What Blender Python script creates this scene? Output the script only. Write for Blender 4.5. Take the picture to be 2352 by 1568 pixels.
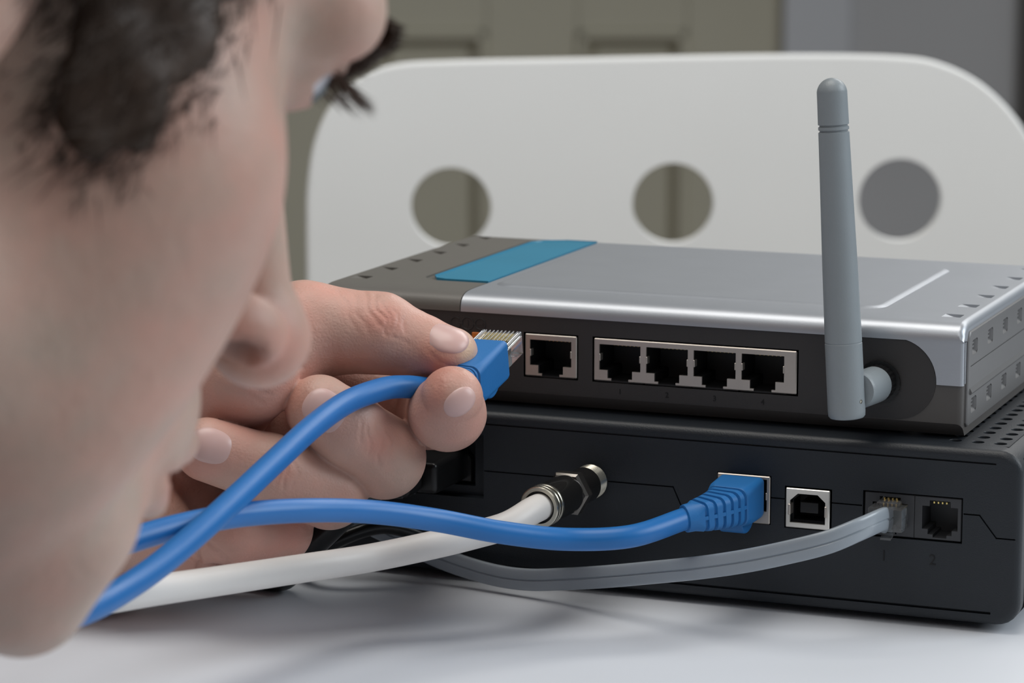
import bpy, bmesh, math, random
import numpy as np
from mathutils import Vector, Matrix

for _o in list(bpy.data.objects):
    bpy.data.objects.remove(_o)
COL = bpy.context.scene.collection
SC = bpy.context.scene
random.seed(4)
RNG = np.random.default_rng(4)
PI = math.pi

# ---------------------------------------------------------------- camera, light, exposure
# all positions below are millimetres, x along the back of the devices, y away, z up from the table top
F_PX = 6949.0
CAM = np.array([184.97, -790.98, 215.0])
CR = np.array([.9285249, .3712700, 0.0])           # camera right
CU = np.array([-.0626669, .1567263, .9856519])     # camera up
CT = np.array([.3659430, -.9152024, .1687906])     # towards the camera
TABLE_Z = 0.75


def W(p):
    return (p[0] * .001, p[1] * .001, p[2] * .001 + TABLE_Z)


cd = bpy.data.cameras.new('camera')
cd.sensor_width = 36.0
cd.lens = F_PX / 2352 * 36
cd.clip_start = 0.01
cd.clip_end = 50
cd.dof.use_dof = True
cd.dof.focus_distance = 0.820
cd.dof.aperture_fstop = 20.0
cd.dof.aperture_blades = 0
cam = bpy.data.objects.new('camera', cd)
COL.objects.link(cam)
cam.matrix_world = Matrix(((CR[0], CU[0], CT[0], W(CAM)[0]), (CR[1], CU[1], CT[1], W(CAM)[1]), (CR[2], CU[2], CT[2], W(CAM)[2]), (0, 0, 0, 1)))
SC.camera = cam

wd = bpy.data.worlds.new('room_light')
SC.world = wd
wd.use_nodes = True
wd.node_tree.nodes['Background'].inputs[0].default_value = (.86, .93, 1.0, 1)
wd.node_tree.nodes['Background'].inputs[1].default_value = 0.13


def area(name, pos, target, size, sizey, power, col):
    l = bpy.data.lights.new(name, 'AREA')
    l.shape = 'RECTANGLE'
    l.size, l.size_y, l.energy, l.color = size, sizey, power, col
    o = bpy.data.objects.new(name, l)
    COL.objects.link(o)
    p, t = Vector(W(pos)), Vector(W(target))
    o.location = p
    o.rotation_euler = (t - p).to_track_quat('-Z', 'Y').to_euler()
    return o


area('window_light', (1900, 650, 1250), (-100, 0, 50), 1.5, 1.3, 44, (.88, .95, 1.0))
area('overhead_fill', (-300, -50, 1750), (-100, 100, 50), 1.2, 1.2, 24, (1.0, .96, .9))  # unseen soft fill from above, added to brighten the router lip
area('far_lamp_light', (450, 2500, 1650), (-80, 0, 60), 2.0, .8, 27, (1.0, .99, .97))
area('front_fill', (150, -1500, 1450), (0, 200, 60), 1.8, 1.0, 10, (1.0, .99, .97))  # unseen fill from the camera side, added for the chair and router lip

SC.view_settings.view_transform = 'Standard'
SC.view_settings.look = 'None'
SC.view_settings.exposure = -0.2
SC.view_settings.gamma = 1.0
SC.view_settings.use_curve_mapping = False


# ---------------------------------------------------------------- where a sight line meets a plane
def at(px, py, y):
    d = CR * (px - 1176) + CU * (784 - py) - CT * F_PX
    return CAM + d * ((y - CAM[1]) / d[1])


def atd(px, py, depth):
    return CAM + (CR * (px - 1176) + CU * (784 - py)) * depth / F_PX - CT * depth


# ---------------------------------------------------------------- materials
def srgb(c):
    return tuple((x / 255 / 12.92 if x / 255 <= .04045 else ((x / 255 + .055) / 1.055) ** 2.4) for x in c)


def mat(name, col, rough=.5, metal=0, noise=0, nscale=200, bump=0, bscale=800, spec=.5, sss=0, coat=0, trans=0, ior=1.45, aniso=0):
    m = bpy.data.materials.new(name)
    m.use_nodes = True
    nt = m.node_tree
    b = nt.nodes['Principled BSDF']
    c = srgb(col) + (1,)
    b.inputs['Base Color'].default_value = c
    b.inputs['Roughness'].default_value = rough
    b.inputs['Metallic'].default_value = metal
    b.inputs['IOR'].default_value = ior
    b.inputs['Specular IOR Level'].default_value = spec
    b.inputs['Coat Weight'].default_value = coat
    b.inputs['Transmission Weight'].default_value = trans
    if sss:
        b.inputs['Subsurface Weight'].default_value = sss
        b.inputs['Subsurface Radius'].default_value = (1, .35, .18)
        b.inputs['Subsurface Scale'].default_value = .003
    tc = nt.nodes.new('ShaderNodeTexCoord')
    n = nt.nodes.new('ShaderNodeTexNoise')
    n.inputs['Scale'].default_value = nscale
    n.inputs['Detail'].default_value = 4
    nt.links.new(tc.outputs['Object'], n.inputs['Vector'])
    if noise:
        mx = nt.nodes.new('ShaderNodeMixRGB')
        mx.inputs[1].default_value = tuple(x * (1 - noise) for x in c[:3]) + (1,)
        mx.inputs[2].default_value = tuple(min(1, x * (1 + noise)) for x in c[:3]) + (1,)
        nt.links.new(n.outputs['Fac'], mx.inputs[0])
        nt.links.new(mx.outputs[0], b.inputs['Base Color'])
    if bump:
        n2 = nt.nodes.new('ShaderNodeTexNoise')
        n2.inputs['Scale'].default_value = bscale
        n2.inputs['Detail'].default_value = 3
        nt.links.new(tc.outputs['Object'], n2.inputs['Vector'])
        bp = nt.nodes.new('ShaderNodeBump')
        bp.inputs['Strength'].default_value = bump
        bp.inputs['Distance'].default_value = .0003
        nt.links.new(n2.outputs['Fac'], bp.inputs['Height'])
        nt.links.new(bp.outputs['Normal'], b.inputs['Normal'])
    return m


def skin_mat(name, wrinkle):
    m = mat(name, (196, 158, 140), .45, sss=.08, spec=.42)
    nt = m.node_tree
    b = nt.nodes['Principled BSDF']
    tc = [n for n in nt.nodes if n.type == 'TEX_COORD'][0]
    at_ = nt.nodes.new('ShaderNodeAttribute')
    at_.attribute_name = 'tint'
    n = nt.nodes.new('ShaderNodeTexNoise')
    n.inputs['Scale'].default_value = 90
    n.inputs['Detail'].default_value = 5
    nt.links.new(tc.outputs['Object'], n.inputs['Vector'])
    r = nt.nodes.new('ShaderNodeValToRGB')
    r.color_ramp.elements[0].position = .3
    r.color_ramp.elements[1].position = .72
    r.color_ramp.elements[0].color = (.90, .93, .92, 1)
    r.color_ramp.elements[1].color = (1.05, .97, .96, 1)
    nt.links.new(n.outputs['Fac'], r.inputs[0])
    nb = nt.nodes.new('ShaderNodeTexNoise')
    nb.inputs['Scale'].default_value = 42
    nb.inputs['Detail'].default_value = 3
    nt.links.new(tc.outputs['Object'], nb.inputs['Vector'])
    rb = nt.nodes.new('ShaderNodeValToRGB')
    rb.color_ramp.elements[0].position = .35
    rb.color_ramp.elements[1].position = .68
    rb.color_ramp.elements[0].color = (.92, .97, .97, 1)
    rb.color_ramp.elements[1].color = (1.0, .87, .85, 1)
    nt.links.new(nb.outputs['Fac'], rb.inputs[0])
    mb = nt.nodes.new('ShaderNodeMixRGB')
    mb.blend_type = 'MULTIPLY'
    mb.inputs[0].default_value = 1
    nt.links.new(at_.outputs['Color'], mb.inputs[1])
    nt.links.new(rb.outputs[0], mb.inputs[2])
    mx = nt.nodes.new('ShaderNodeMixRGB')
    mx.blend_type = 'MULTIPLY'
    mx.inputs[0].default_value = 1
    nt.links.new(mb.outputs[0], mx.inputs[1])
    nt.links.new(r.outputs[0], mx.inputs[2])
    nt.links.new(mx.outputs[0], b.inputs['Base Color'])
    v = nt.nodes.new('ShaderNodeTexVoronoi')
    v.inputs['Scale'].default_value = 900
    v.feature = 'DISTANCE_TO_EDGE'
    w = nt.nodes.new('ShaderNodeTexNoise')
    w.inputs['Scale'].default_value = 260
    w.inputs['Detail'].default_value = 6
    nt.links.new(tc.outputs['Object'], v.inputs['Vector'])
    nt.links.new(tc.outputs['Object'], w.inputs['Vector'])
    b1 = nt.nodes.new('ShaderNodeBump')
    b1.inputs['Strength'].default_value = .55 * wrinkle
    b1.inputs['Distance'].default_value = .0002
    nt.links.new(v.outputs['Distance'], b1.inputs['Height'])
    b2 = nt.nodes.new('ShaderNodeBump')
    b2.inputs['Strength'].default_value = .45 * wrinkle
    b2.inputs['Distance'].default_value = .0006
    nt.links.new(w.outputs['Fac'], b2.inputs['Height'])
    nt.links.new(b1.outputs['Normal'], b2.inputs['Normal'])
    nt.links.new(b2.outputs['Normal'], b.inputs['Normal'])
    return m


M = {
    'modem': mat('modem_plastic', (27, 32, 38), .47, noise=.08, bump=.25, bscale=2500),
    'modem_dark': mat('modem_groove', (12, 12, 14), .6),
    'router_dark': mat('router_back_plastic', (50, 48, 48), .48, noise=.05, bump=.15, bscale=2500),
    'router_shell': mat('router_lower_plastic', (80, 77, 75), .4, noise=.04, bump=.12, bscale=2500),
    'graphite': mat('router_graphite', (98, 95, 90), .42, noise=.04, bump=.12, bscale=2500),
    'silver': mat('router_silver', (172, 176, 182), .42, metal=.72, noise=.05, nscale=60, bump=.06, bscale=2500),
    'side_silver': mat('router_side_silver', (116, 115, 115), .42, metal=.4, noise=.04),
    'blue_panel': mat('router_blue_panel', (46, 124, 154), .35, noise=.12, nscale=30),
    'port_metal': mat('port_shield_metal', (186, 178, 170), .38, metal=.75, noise=.06),
    'gold': mat('gold_contact', (212, 190, 120), .25, metal=.9),
    'hole': mat('port_cavity', (10, 10, 12), .5),  # black; also painted as shade under the vent holes and in the side slots
    'cavity_grey': mat('port_inside_plastic', (20, 20, 22), .5),
    'orange': mat('orange_mark', (200, 110, 40), .5),
    'antenna': mat('antenna_plastic', (132, 139, 143), .4, noise=.03, bump=.12, bscale=2500),
    'black': mat('black_plastic', (20, 20, 21), .32),
    'black_cable': mat('black_cable_jacket', (22, 23, 24), .28),
    'blue': mat('blue_cable_jacket', (28, 104, 172), .39, noise=.04, bump=.05),
    'blue_boot': mat('blue_boot_plastic', (32, 106, 170), .5, noise=.04, bump=.1, bscale=2500),
    'white_cable': mat('white_cable_jacket', (214, 210, 206), .42, noise=.03, nscale=60),
    'grey_cable': mat('grey_flat_cable_jacket', (142, 150, 158), .3, noise=.05, nscale=60, coat=.2),
    'nickel': mat('nickel', (176, 172, 160), .25, metal=.95),
    'dark_chrome': mat('black_chrome', (34, 33, 32), .18, metal=.3, coat=.4),
    'clear': mat('clear_plug_plastic', (238, 240, 242), .06, trans=.93, ior=1.45),
    'white': mat('chair_white', (240, 240, 238), .5, noise=.02, nscale=20),
    'table': mat('table_white', (210, 214, 221), .38, noise=.03, nscale=6),
    'door': mat('door_paint', (206, 201, 182), .6, noise=.05, nscale=6),
    'wall': mat('wall_paint', (206, 206, 208), .8, noise=.05, nscale=4, bump=.2, bscale=60),
    'trim': mat('door_frame_paint', (218, 220, 225), .6, noise=.04, nscale=5),
    'floor': mat('floor_boards', (120, 104, 88), .5, noise=.2, nscale=12),
    'skin': skin_mat('skin', 1.0),
    'nail': mat('fingernail', (204, 170, 164), .33, sss=.1, spec=.5),
    'hair': mat('brown_hair', (66, 50, 39), .5, noise=.35, nscale=300, bump=.8, bscale=900),
    'eye': mat('eyeball', (214, 214, 222), .12, coat=.5),
    'iris': mat('iris', (70, 84, 90), .15, coat=.6),
    'shirt': mat('shirt_fabric', (48, 54, 66), .85, noise=.15, nscale=400, bump=.6, bscale=1500),
}


# ---------------------------------------------------------------- object helpers
def world_of(o):
    p = np.zeros(3)
    while o is not None:
        p += np.array(o.location[:])
        o = o.parent
    return p


def thing(name, label, cat, loc, group=None):
    o = bpy.data.objects.new(name, None)
    o.empty_display_size = .01
    COL.objects.link(o)
    o.location = W(loc)
    o['label'] = label
    o['category'] = cat
    if group:
        o['group'] = group
    return o


class G:
    """collects shapes given in mm"""

    def __init__(s):
        s.bm = bmesh.new()

    def merge(s, other, mtx=None):
        if mtx is not None:
            other.transform(mtx)
        me = bpy.data.meshes.new('tmp')
        other.to_mesh(me)
        s.bm.from_mesh(me)
        bpy.data.meshes.remove(me)
        other.free()

    def box(s, x0, x1, y0, y1, z0, z1, bev=0, seg=2, edges=None, mtx=None):
        b = bmesh.new()
        bmesh.ops.create_cube(b, size=1)
        for v in b.verts:
            v.co = Vector(((x0 + x1) / 2 + v.co.x * (x1 - x0), (y0 + y1) / 2 + v.co.y * (y1 - y0), (z0 + z1) / 2 + v.co.z * (z1 - z0)))
        if bev:
            es = [e for e in b.edges if edges is None or edges(e)]
            bmesh.ops.bevel(b, geom=es, offset=bev, segments=seg, affect='EDGES', profile=.5)
        s.merge(b, mtx)
        return s

    def prism(s, poly, a, b_, axis='y', bev=0, seg=2, mtx=None):
        """poly in the two other axes (x,z for y; x,y for z; y,z for x)"""
        b = bmesh.new()
        n = len(poly)

        def mk(p, t):
            return {'y': (p[0], t, p[1]), 'z': (p[0], p[1], t), 'x': (t, p[0], p[1])}[axis]
        v0 = [b.verts.new(mk(p, a)) for p in poly]
        v1 = [b.verts.new(mk(p, b_)) for p in poly]
        b.faces.new(v0)
        b.faces.new(v1[::-1])
        for i in range(n):
            b.faces.new((v0[i], v0[(i + 1) % n], v1[(i + 1) % n], v1[i])[::-1])
        bmesh.ops.recalc_face_normals(b, faces=b.faces)
        if bev:
            es = [e for e in b.edges if abs({'y': e.verts[0].co.y - e.verts[1].co.y, 'z': e.verts[0].co.z - e.verts[1].co.z, 'x': e.verts[0].co.x - e.verts[1].co.x}[axis]) < 1e-5]
            bmesh.ops.bevel(b, geom=es, offset=bev, segments=seg, affect='EDGES', profile=.5)
        s.merge(b, mtx)
        return s

    def lathe(s, prof, origin, axis, n=32, cap=True):
        """prof: (distance along axis, radius)"""
        a = np.array(axis, float)
        a /= np.linalg.norm(a)
        h = np.array([0, 0, 1.]) if abs(a[2]) < .9 else np.array([1., 0, 0])
        u = np.cross(a, h)
        u /= np.linalg.norm(u)
        v = np.cross(a, u)
        secs = [(np.array(origin) + a * t, [(r * math.cos(2 * PI * k / n), r * math.sin(2 * PI * k / n)) for k in range(n)]) for t, r in prof]
        s.loft([(c, u, v, q) for c, q in secs], cap)
        return s

    def loft(s, secs, cap=True):
        """secs: (centre, u, v, [(a,b)...])"""
        b = bmesh.new()
        rings = []
        for c, u, v, q in secs:
            rings.append([b.verts.new(tuple(c + u * x + v * y)) for x, y in q])
        n = len(rings[0])
        for i in range(len(rings) - 1):
            for k in range(n):
                b.faces.new((rings[i][k], rings[i][(k + 1) % n], rings[i + 1][(k + 1) % n], rings[i + 1][k]))
        if cap:
            b.faces.new(rings[0][::-1])
            b.faces.new(rings[-1])
        bmesh.ops.recalc_face_normals(b, faces=b.faces)
        s.merge(b)
        return s

    def raw(s, verts, faces):
        b = bmesh.new()
        vs = [b.verts.new(tuple(v)) for v in verts]
        for f in faces:
            b.faces.new([vs[i] for i in f])
        s.merge(b)
        return s

    def tmp(s):
        for v in s.bm.verts:
            v.co = Vector(W(v.co))
        me = bpy.data.meshes.new('cut')
        s.bm.to_mesh(me)
        s.bm.free()
        o = bpy.data.objects.new('cut', me)
        COL.objects.link(o)
        return o

    def part(s, name, m, parent=None, cut=None, angle=32, kind=None, label=None, second=None):
        off = world_of(parent)
        bm = s.bm
        for v in bm.verts:
            v.co = Vector(W(v.co)) - Vector(off)
        me = bpy.data.meshes.new(name)
        bm.to_mesh(me)
        bm.free()
        if cut is not None:
            o = bpy.data.objects.new('tmp', me)
            COL.objects.link(o)
            o.location = off
            co = cut.tmp()
            md = o.modifiers.new('b', 'BOOLEAN')
            md.operation = 'DIFFERENCE'
            md.solver = 'EXACT'
            md.use_self = True
            md.object = co
            bpy.context.view_layer.update()
            dg = bpy.context.evaluated_depsgraph_get()
            me2 = bpy.data.meshes.new_from_object(o.evaluated_get(dg))
            bpy.data.objects.remove(o)
            bpy.data.objects.remove(co)
            me = me2
            me.name = name
        smooth(me, angle)
        me.materials.clear()
        me.materials.append(m)
        o = bpy.data.objects.new(name, me)
        COL.objects.link(o)
        if parent is not None:
            o.parent = parent
        if kind:
            o['kind'] = kind
        if label:
            o['label'] = label
        wn = o.modifiers.new('face_weighted_normals', 'WEIGHTED_NORMAL')
        wn.keep_sharp = True
        wn.weight = 80
        return o


def smooth(me, angle):
    b = bmesh.new()
    b.from_mesh(me)
    ca = math.radians(angle)
    for f in b.faces:
        f.smooth = True
    for e in b.edges:
        if len(e.link_faces) == 2:
            try:
                e.smooth = e.calc_face_angle() < ca
            except ValueError:
                e.smooth = True
    b.to_mesh(me)
    b.free()


def part_raw(name, verts, faces, m, parent, tint=None, label=None, kind=None, flat=False):
    """numpy mesh in mm, all smooth"""
    off = world_of(parent)
    v = np.asarray(verts, float) * .001
    v[:, 2] += TABLE_Z
    v -= off
    me = bpy.data.meshes.new(name)
    me.from_pydata(v.tolist(), [], faces.tolist() if hasattr(faces, 'tolist') else faces)
    if not flat:
        me.polygons.foreach_set('use_smooth', [True] * len(me.polygons))
    if tint is not None:
        a = me.color_attributes.new('tint', 'FLOAT_COLOR', 'POINT')
        c = np.ones((len(v), 4), np.float32)
        c[:, :3] = tint
        a.data.foreach_set('color', c.ravel())
    me.materials.append(m)
    me.update()
    o = bpy.data.objects.new(name, me)
    COL.objects.link(o)
    o.parent = parent
    if label:
        o['label'] = label
    if kind:
        o['kind'] = kind
    return o


def circle(n=24, r=1.0):
    return [(r * math.cos(2 * PI * k / n), r * math.sin(2 * PI * k / n)) for k in range(n)]


def rrect(hw, hh, r, n=6):
    q = []
    for cx, cy, a0 in ((hw - r, hh - r, 0), (-hw + r, hh - r, 90), (-hw + r, -hh + r, 180), (hw - r, -hh + r, 270)):
        for k in range(n + 1):
            a = math.radians(a0 + 90 * k / n)
            q.append((cx + r * math.cos(a), cy + r * math.sin(a)))
    return q


def rpoly(x0, x1, z0, z1, r, n=5):
    cx, cz = (x0 + x1) / 2, (z0 + z1) / 2
    return [(cx + a, cz + b) for a, b in rrect((x1 - x0) / 2, (z1 - z0) / 2, r, n)]


def spline(pts, n):
    """Catmull-Rom through pts (any dimension)"""
    p = np.array(pts, float)
    p = np.vstack([2 * p[0] - p[1], p, 2 * p[-1] - p[-2]])
    out = []
    segs = len(p) - 3
    for i in range(segs):
        for t in np.linspace(0, 1, n, endpoint=False):
            a, b, c, d = p[i:i + 4]
            out.append(.5 * ((2 * b) + (c - a) * t + (2 * a - 5 * b + 4 * c - d) * t * t + (3 * b - a - 3 * c + d) * t ** 3))
    out.append(p[-2])
    return np.array(out)


def tube_secs(path, sec, up=(0, 0, 1)):
    secs = []
    up = np.array(up, float)
    for i in range(len(path)):
        t = path[min(i + 1, len(path) - 1)] - path[max(i - 1, 0)]
        t /= np.linalg.norm(t)
        u = np.cross(up, t)
        u /= np.linalg.norm(u)
        v = np.cross(t, u)
        secs.append((path[i], u, v, sec(i / (len(path) - 1)) if callable(sec) else sec))
    return secs


# ---------------------------------------------------------------- implicit surfaces for the person
def rc(P, a, b, ra, rb):
    a = np.array(a, np.float32)
    b = np.array(b, np.float32)
    ba = b - a
    t = np.clip(((P - a) @ ba) / (ba @ ba), 0, 1)
    return np.sqrt(((P - a - t[:, None] * ba) ** 2).sum(1)) - (ra + t * (rb - ra))


def ell(P, c, r, R=None):
    q = P - np.array(c, np.float32)
    if R is not None:
        q = q @ np.array(R, np.float32).T
    r = np.array(r, np.float32)
    k0 = np.sqrt(((q / r) ** 2).sum(1)) + 1e-6
    k1 = np.sqrt(((q / r ** 2) ** 2).sum(1)) + 1e-6
    return k0 * (k0 - 1) / k1


def smin(a, b, k):
    h = np.clip(.5 + .5 * (b - a) / k, 0, 1)
    return b + (a - b) * h - k * h * (1 - h)


def smax(a, b, k):
    return -smin(-a, -b, k)


def polygonise(f, lo, hi, h, block=8, margin=6.0, newton=2):
    lo = np.array(lo, float)
    n = (np.ceil((np.array(hi) - lo) / h / block).astype(int)) * block
    nb = n // block
    ci = np.stack(np.meshgrid(*[np.arange(k) for k in nb], indexing='ij'), -1).reshape(-1, 3)
    cc = lo + (ci * block + block / 2) * h
    dc = f(cc.astype(np.float32))
    V = np.empty(tuple(n + 1), np.float32)
    V[:] = 1e3
    near = np.abs(dc) < block * h * .87 * 1.15 + margin
    for i, v in zip(ci[~near], dc[~near]):
        s = i * block
        V[s[0]:s[0] + block + 1, s[1]:s[1] + block + 1, s[2]:s[2] + block + 1] = v
    g = np.stack(np.meshgrid(*[np.arange(block + 1)] * 3, indexing='ij'), -1).reshape(-1, 3)
    cn = ci[near]
    for st in range(0, len(cn), 400):
        c = cn[st:st + 400]
        P = (lo + (c[:, None, :] * block + g[None]) * h).reshape(-1, 3).astype(np.float32)
        D = f(P).reshape(len(c), block + 1, block + 1, block + 1)
        for i, d in zip(c, D):
            s = i * block
            V[s[0]:s[0] + block + 1, s[1]:s[1] + block + 1, s[2]:s[2] + block + 1] = d
    S = V < 0
    shp = np.array(V.shape) - 1
    cnt = np.zeros(tuple(shp), np.int8)
    acc = np.zeros(tuple(shp) + (3,), np.float32)
    corners = [(i, j, k) for i in (0, 1) for j in (0, 1) for k in (0, 1)]

    def sub(A, c):
        return A[c[0]:c[0] + shp[0], c[1]:c[1] + shp[1], c[2]:c[2] + shp[2]]
    anyS = np.zeros(tuple(shp), bool)
    allS = np.ones(tuple(shp), bool)
    for c in corners:
        q = sub(S, c)
        anyS |= q
        allS &= q
    act = anyS & ~allS
    idx = np.argwhere(act)
    pos = np.zeros((len(idx), 3))
    cn_ = np.zeros(len(idx))
    for a in corners:
        for ax in range(3):
            if a[ax] == 1:
                continue
            b = list(a)
            b[ax] = 1
            ia = idx + np.array(a)
            ib = idx + np.array(b)
            va = V[ia[:, 0], ia[:, 1], ia[:, 2]]
            vb = V[ib[:, 0], ib[:, 1], ib[:, 2]]
            m = (va < 0) != (vb < 0)
            t = va / (va - vb + 1e-12)
            p = np.array(a, float) + np.eye(3)[ax] * t[:, None]
            pos[m] += p[m]
            cn_[m] += 1
    pos /= cn_[:, None]
    vid = -np.ones(tuple(shp), np.int64)
    vid[act] = np.arange(len(idx))
    verts = lo + (idx + pos) * h
    faces = []
    for ax in range(3):
        b, c = (ax + 1) % 3, (ax + 2) % 3
        s0 = [slice(None)] * 3
        s1 = [slice(None)] * 3
        s0[ax] = slice(0, -1)
        s1[ax] = slice(1, None)
        A = S[tuple(s0)]
        B = S[tuple(s1)]
        e = np.argwhere(A != B)
        e = e[(e[:, b] > 0) & (e[:, c] > 0) & (e[:, b] < shp[b]) & (e[:, c] < shp[c])]
        inside = A[e[:, 0], e[:, 1], e[:, 2]]
        ub = np.eye(3, dtype=int)[b]
        uc = np.eye(3, dtype=int)[c]

        def gv(x):
            return vid[x[:, 0], x[:, 1], x[:, 2]]
        q = np.stack([gv(e - ub - uc), gv(e - uc), gv(e), gv(e - ub)], 1)
        q[~inside] = q[~inside][:, ::-1]
        faces.append(q)
    faces = np.vstack(faces)
    faces = faces[(faces >= 0).all(1)]
    for _ in range(newton):
        P = verts.astype(np.float32)
        d = f(P)
        e = h * .4
        gr = np.stack([(f(P + np.eye(3, dtype=np.float32)[a] * e) - f(P - np.eye(3, dtype=np.float32)[a] * e)) / (2 * e) for a in range(3)], 1)
        gr /= np.maximum(.3, (gr ** 2).sum(1))[:, None]
        stp = gr * d[:, None]
        ln = np.linalg.norm(stp, axis=1, keepdims=True)
        stp *= np.minimum(1, h * .6 / (ln + 1e-9))
        verts = verts - stp
    return verts, faces


def vnormals(verts, faces):
    n = np.cross(verts[faces[:, 2]] - verts[faces[:, 0]], verts[faces[:, 3]] - verts[faces[:, 1]])
    N = np.zeros_like(verts)
    for k in range(4):
        np.add.at(N, faces[:, k], n)
    return N / (np.linalg.norm(N, axis=1, keepdims=True) + 1e-9)


# ================================================================ ROOM
ra = math.atan2(-CT[0], -CT[1])      # the room is turned with the far wall


def room_pt(sx, depth, z):
    """sx: mm to the right of the sight line, depth: mm along the level sight line"""
    f = np.array([-CT[0], -CT[1]]) / math.hypot(CT[0], CT[1])
    r = np.array([CR[0], CR[1]])
    p = CAM[:2] + f * depth + r * sx
    return np.array([p[0], p[1], z])


def room_box(g, s0, s1, d0, d1, z0, z1, bev=0):
    b = bmesh.new()
    bmesh.ops.create_cube(b, size=1)
    for v in b.verts:
        v.co = Vector(room_pt((s0 + s1) / 2 + v.co.x * (s1 - s0), (d0 + d1) / 2 + v.co.y * (d1 - d0), (z0 + z1) / 2 + v.co.z * (z1 - z0)))
    bmesh.ops.recalc_face_normals(b, faces=b.faces)
    if bev:
        bmesh.ops.bevel(b, geom=b.edges[:], offset=bev, segments=2, affect='EDGES', profile=.5)
    g.merge(b)


def structure(o):
    o['kind'] = 'structure'
    return o


DW = 4880.0         # distance of the far wall


def sx(px):
    return (px - 1176) / F_PX * DW


def sz(py):         # height where the sight line meets the far wall (level depth DW)
    d = CR * 0 + CU * (784 - py) - CT * F_PX
    return CAM[2] + d[2] / math.hypot(d[0], d[1]) * DW


g = G()
room_box(g, -2600, 2600, -1500, DW + 100, -790, -750)
structure(g.part('floor', M['floor']))
g = G()
room_box(g, -2600, sx(300), DW, DW + 120, -750, 1900)
room_box(g, sx(1950), 2600, DW, DW + 120, -750, 1900)
room_box(g, sx(300), sx(1950), DW, DW + 120, 1400, 1900)
structure(g.part('wall_back', M['wall']))
g = G()
room_box(g, sx(2335), sx(2352) + 40, DW - 22, DW, -750, 1900)
structure(g.part('trim_2', mat('dark_trim_paint', (92, 90, 88), .7)))
g = G()
room_box(g, sx(1795), sx(1950), DW - 25, DW + 60, -750, 1400, 6)
room_box(g, sx(300), sx(440), DW - 25, DW + 60, -750, 1400, 6)
structure(g.part('trim_1', M['trim']))
# panelled door: rails, stiles and recessed panels
door = bpy.data.objects.new('door_1', None)
COL.objects.link(door)
door.location = W(room_pt(sx(1100), DW, -750))
door['kind'] = 'structure'
dz1, dz0 = 1390, -745
pz = sz(72)
cols = [(sx(440), sx(850)), (sx(1118), sx(1326)), (sx(1578), sx(1793))]
g = G()
for a, b in cols:
    room_box(g, a, b, DW + 5, DW + 45, dz0, dz1, 3)
for z0, z1 in ((dz0, dz0 + 160), (pz, pz + 260), (dz1 - 150, dz1)):
    room_box(g, cols[0][1], cols[1][0], DW + 5.5, DW + 44, z0, z1, 3)
    room_box(g, cols[1][1], cols[2][0], DW + 5.5, DW + 44, z0, z1, 3)
g.part('door_frame', M['door'], door)
for a, b in ((cols[0][1], cols[1][0]), (cols[1][1], cols[2][0])):
    for z0, z1 in ((dz0 + 160, pz), (pz + 260, dz1 - 150)):
        g = G()
        room_box(g, a, b, DW + 30, DW + 40, z0, z1)
        room_box(g, a + 26, b - 26, DW + 12, DW + 34, z0 + 26, z1 - 26, 9)
        g.part('door_panel', M['door'], door)
        g = G()
        for q in ((a, a + 14, z0, z1), (b - 14, b, z0, z1), (a, b, z0, z0 + 14), (a, b, z1 - 14, z1)):
            room_box(g, q[0], q[1], DW - 6, DW + 32, q[2], q[3], 4)
        g.part('moulding', M['door'], door)

# ================================================================ TABLE
tb = thing('table', 'white table carrying both network devices', 'table', (0, 100, -750))
g = G()
g.box(-900, 800, -430, 430, -28, 0, 2.5, 3)
g.part('tabletop', M['table'], tb)
g = G()
g.box(-850, 750, -385, 390, -70, -28, 1)
g.part('apron', M['table'], tb)
for x in (-860, 710):
    for y in (-405, 350):
        g = G()
        g.box(x, x + 50, y, y + 50, -750, -28, 2)
        g.part('leg', M['table'], tb)

# ================================================================ CHAIR with three round holes
CD = 1600.0
ch = thing('chair', 'white chair with three round holes in its backrest, behind the table', 'chair', tuple(np.r_[atd(1545, 465, CD)[:2], -750]))


def chp(px, py):
    return ((px - 1545) / F_PX * CD, (465 - py) / F_PX * CD * 1.0148)


cc = atd(1545, 465, CD)
out = [chp(x, y) for x, y in spline([(703, 640), (703, 520), (706, 430), (722, 330), (760, 245), (822, 185), (905, 152), (1040, 143), (1300, 138), (1600, 132), (1850, 129), (2050, 133), (2150, 148), (2245, 193), (2325, 268), (2372, 350), (2392, 450), (2396, 560), (2396, 640)], 6)]
out += [chp(2396, 1250), chp(703, 1270)]
holes = [(chp(1036, 474), 21.2), (chp(1545, 465), 21.4), (chp(2065, 457), 21.9)]
Rc = np.array([[CR[0], CR[1], 0], [-CT[0], -CT[1], 0], [0, 0, 1]])
Rc[1] /= np.linalg.norm(Rc[1])
Lean = math.radians(6)


def chm():
    r = Vector(Rc[0])
    f = Vector(Rc[1])
    up = Vector((0, 0, 1))
    up2 = up * math.cos(Lean) + f * math.sin(Lean) * 0.4
    m = Matrix.Identity(4)
    for i in range(3):
        m[i][0], m[i][1], m[i][2], m[i][3] = r[i], f[i], up2[i], cc[i]
    return m


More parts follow.
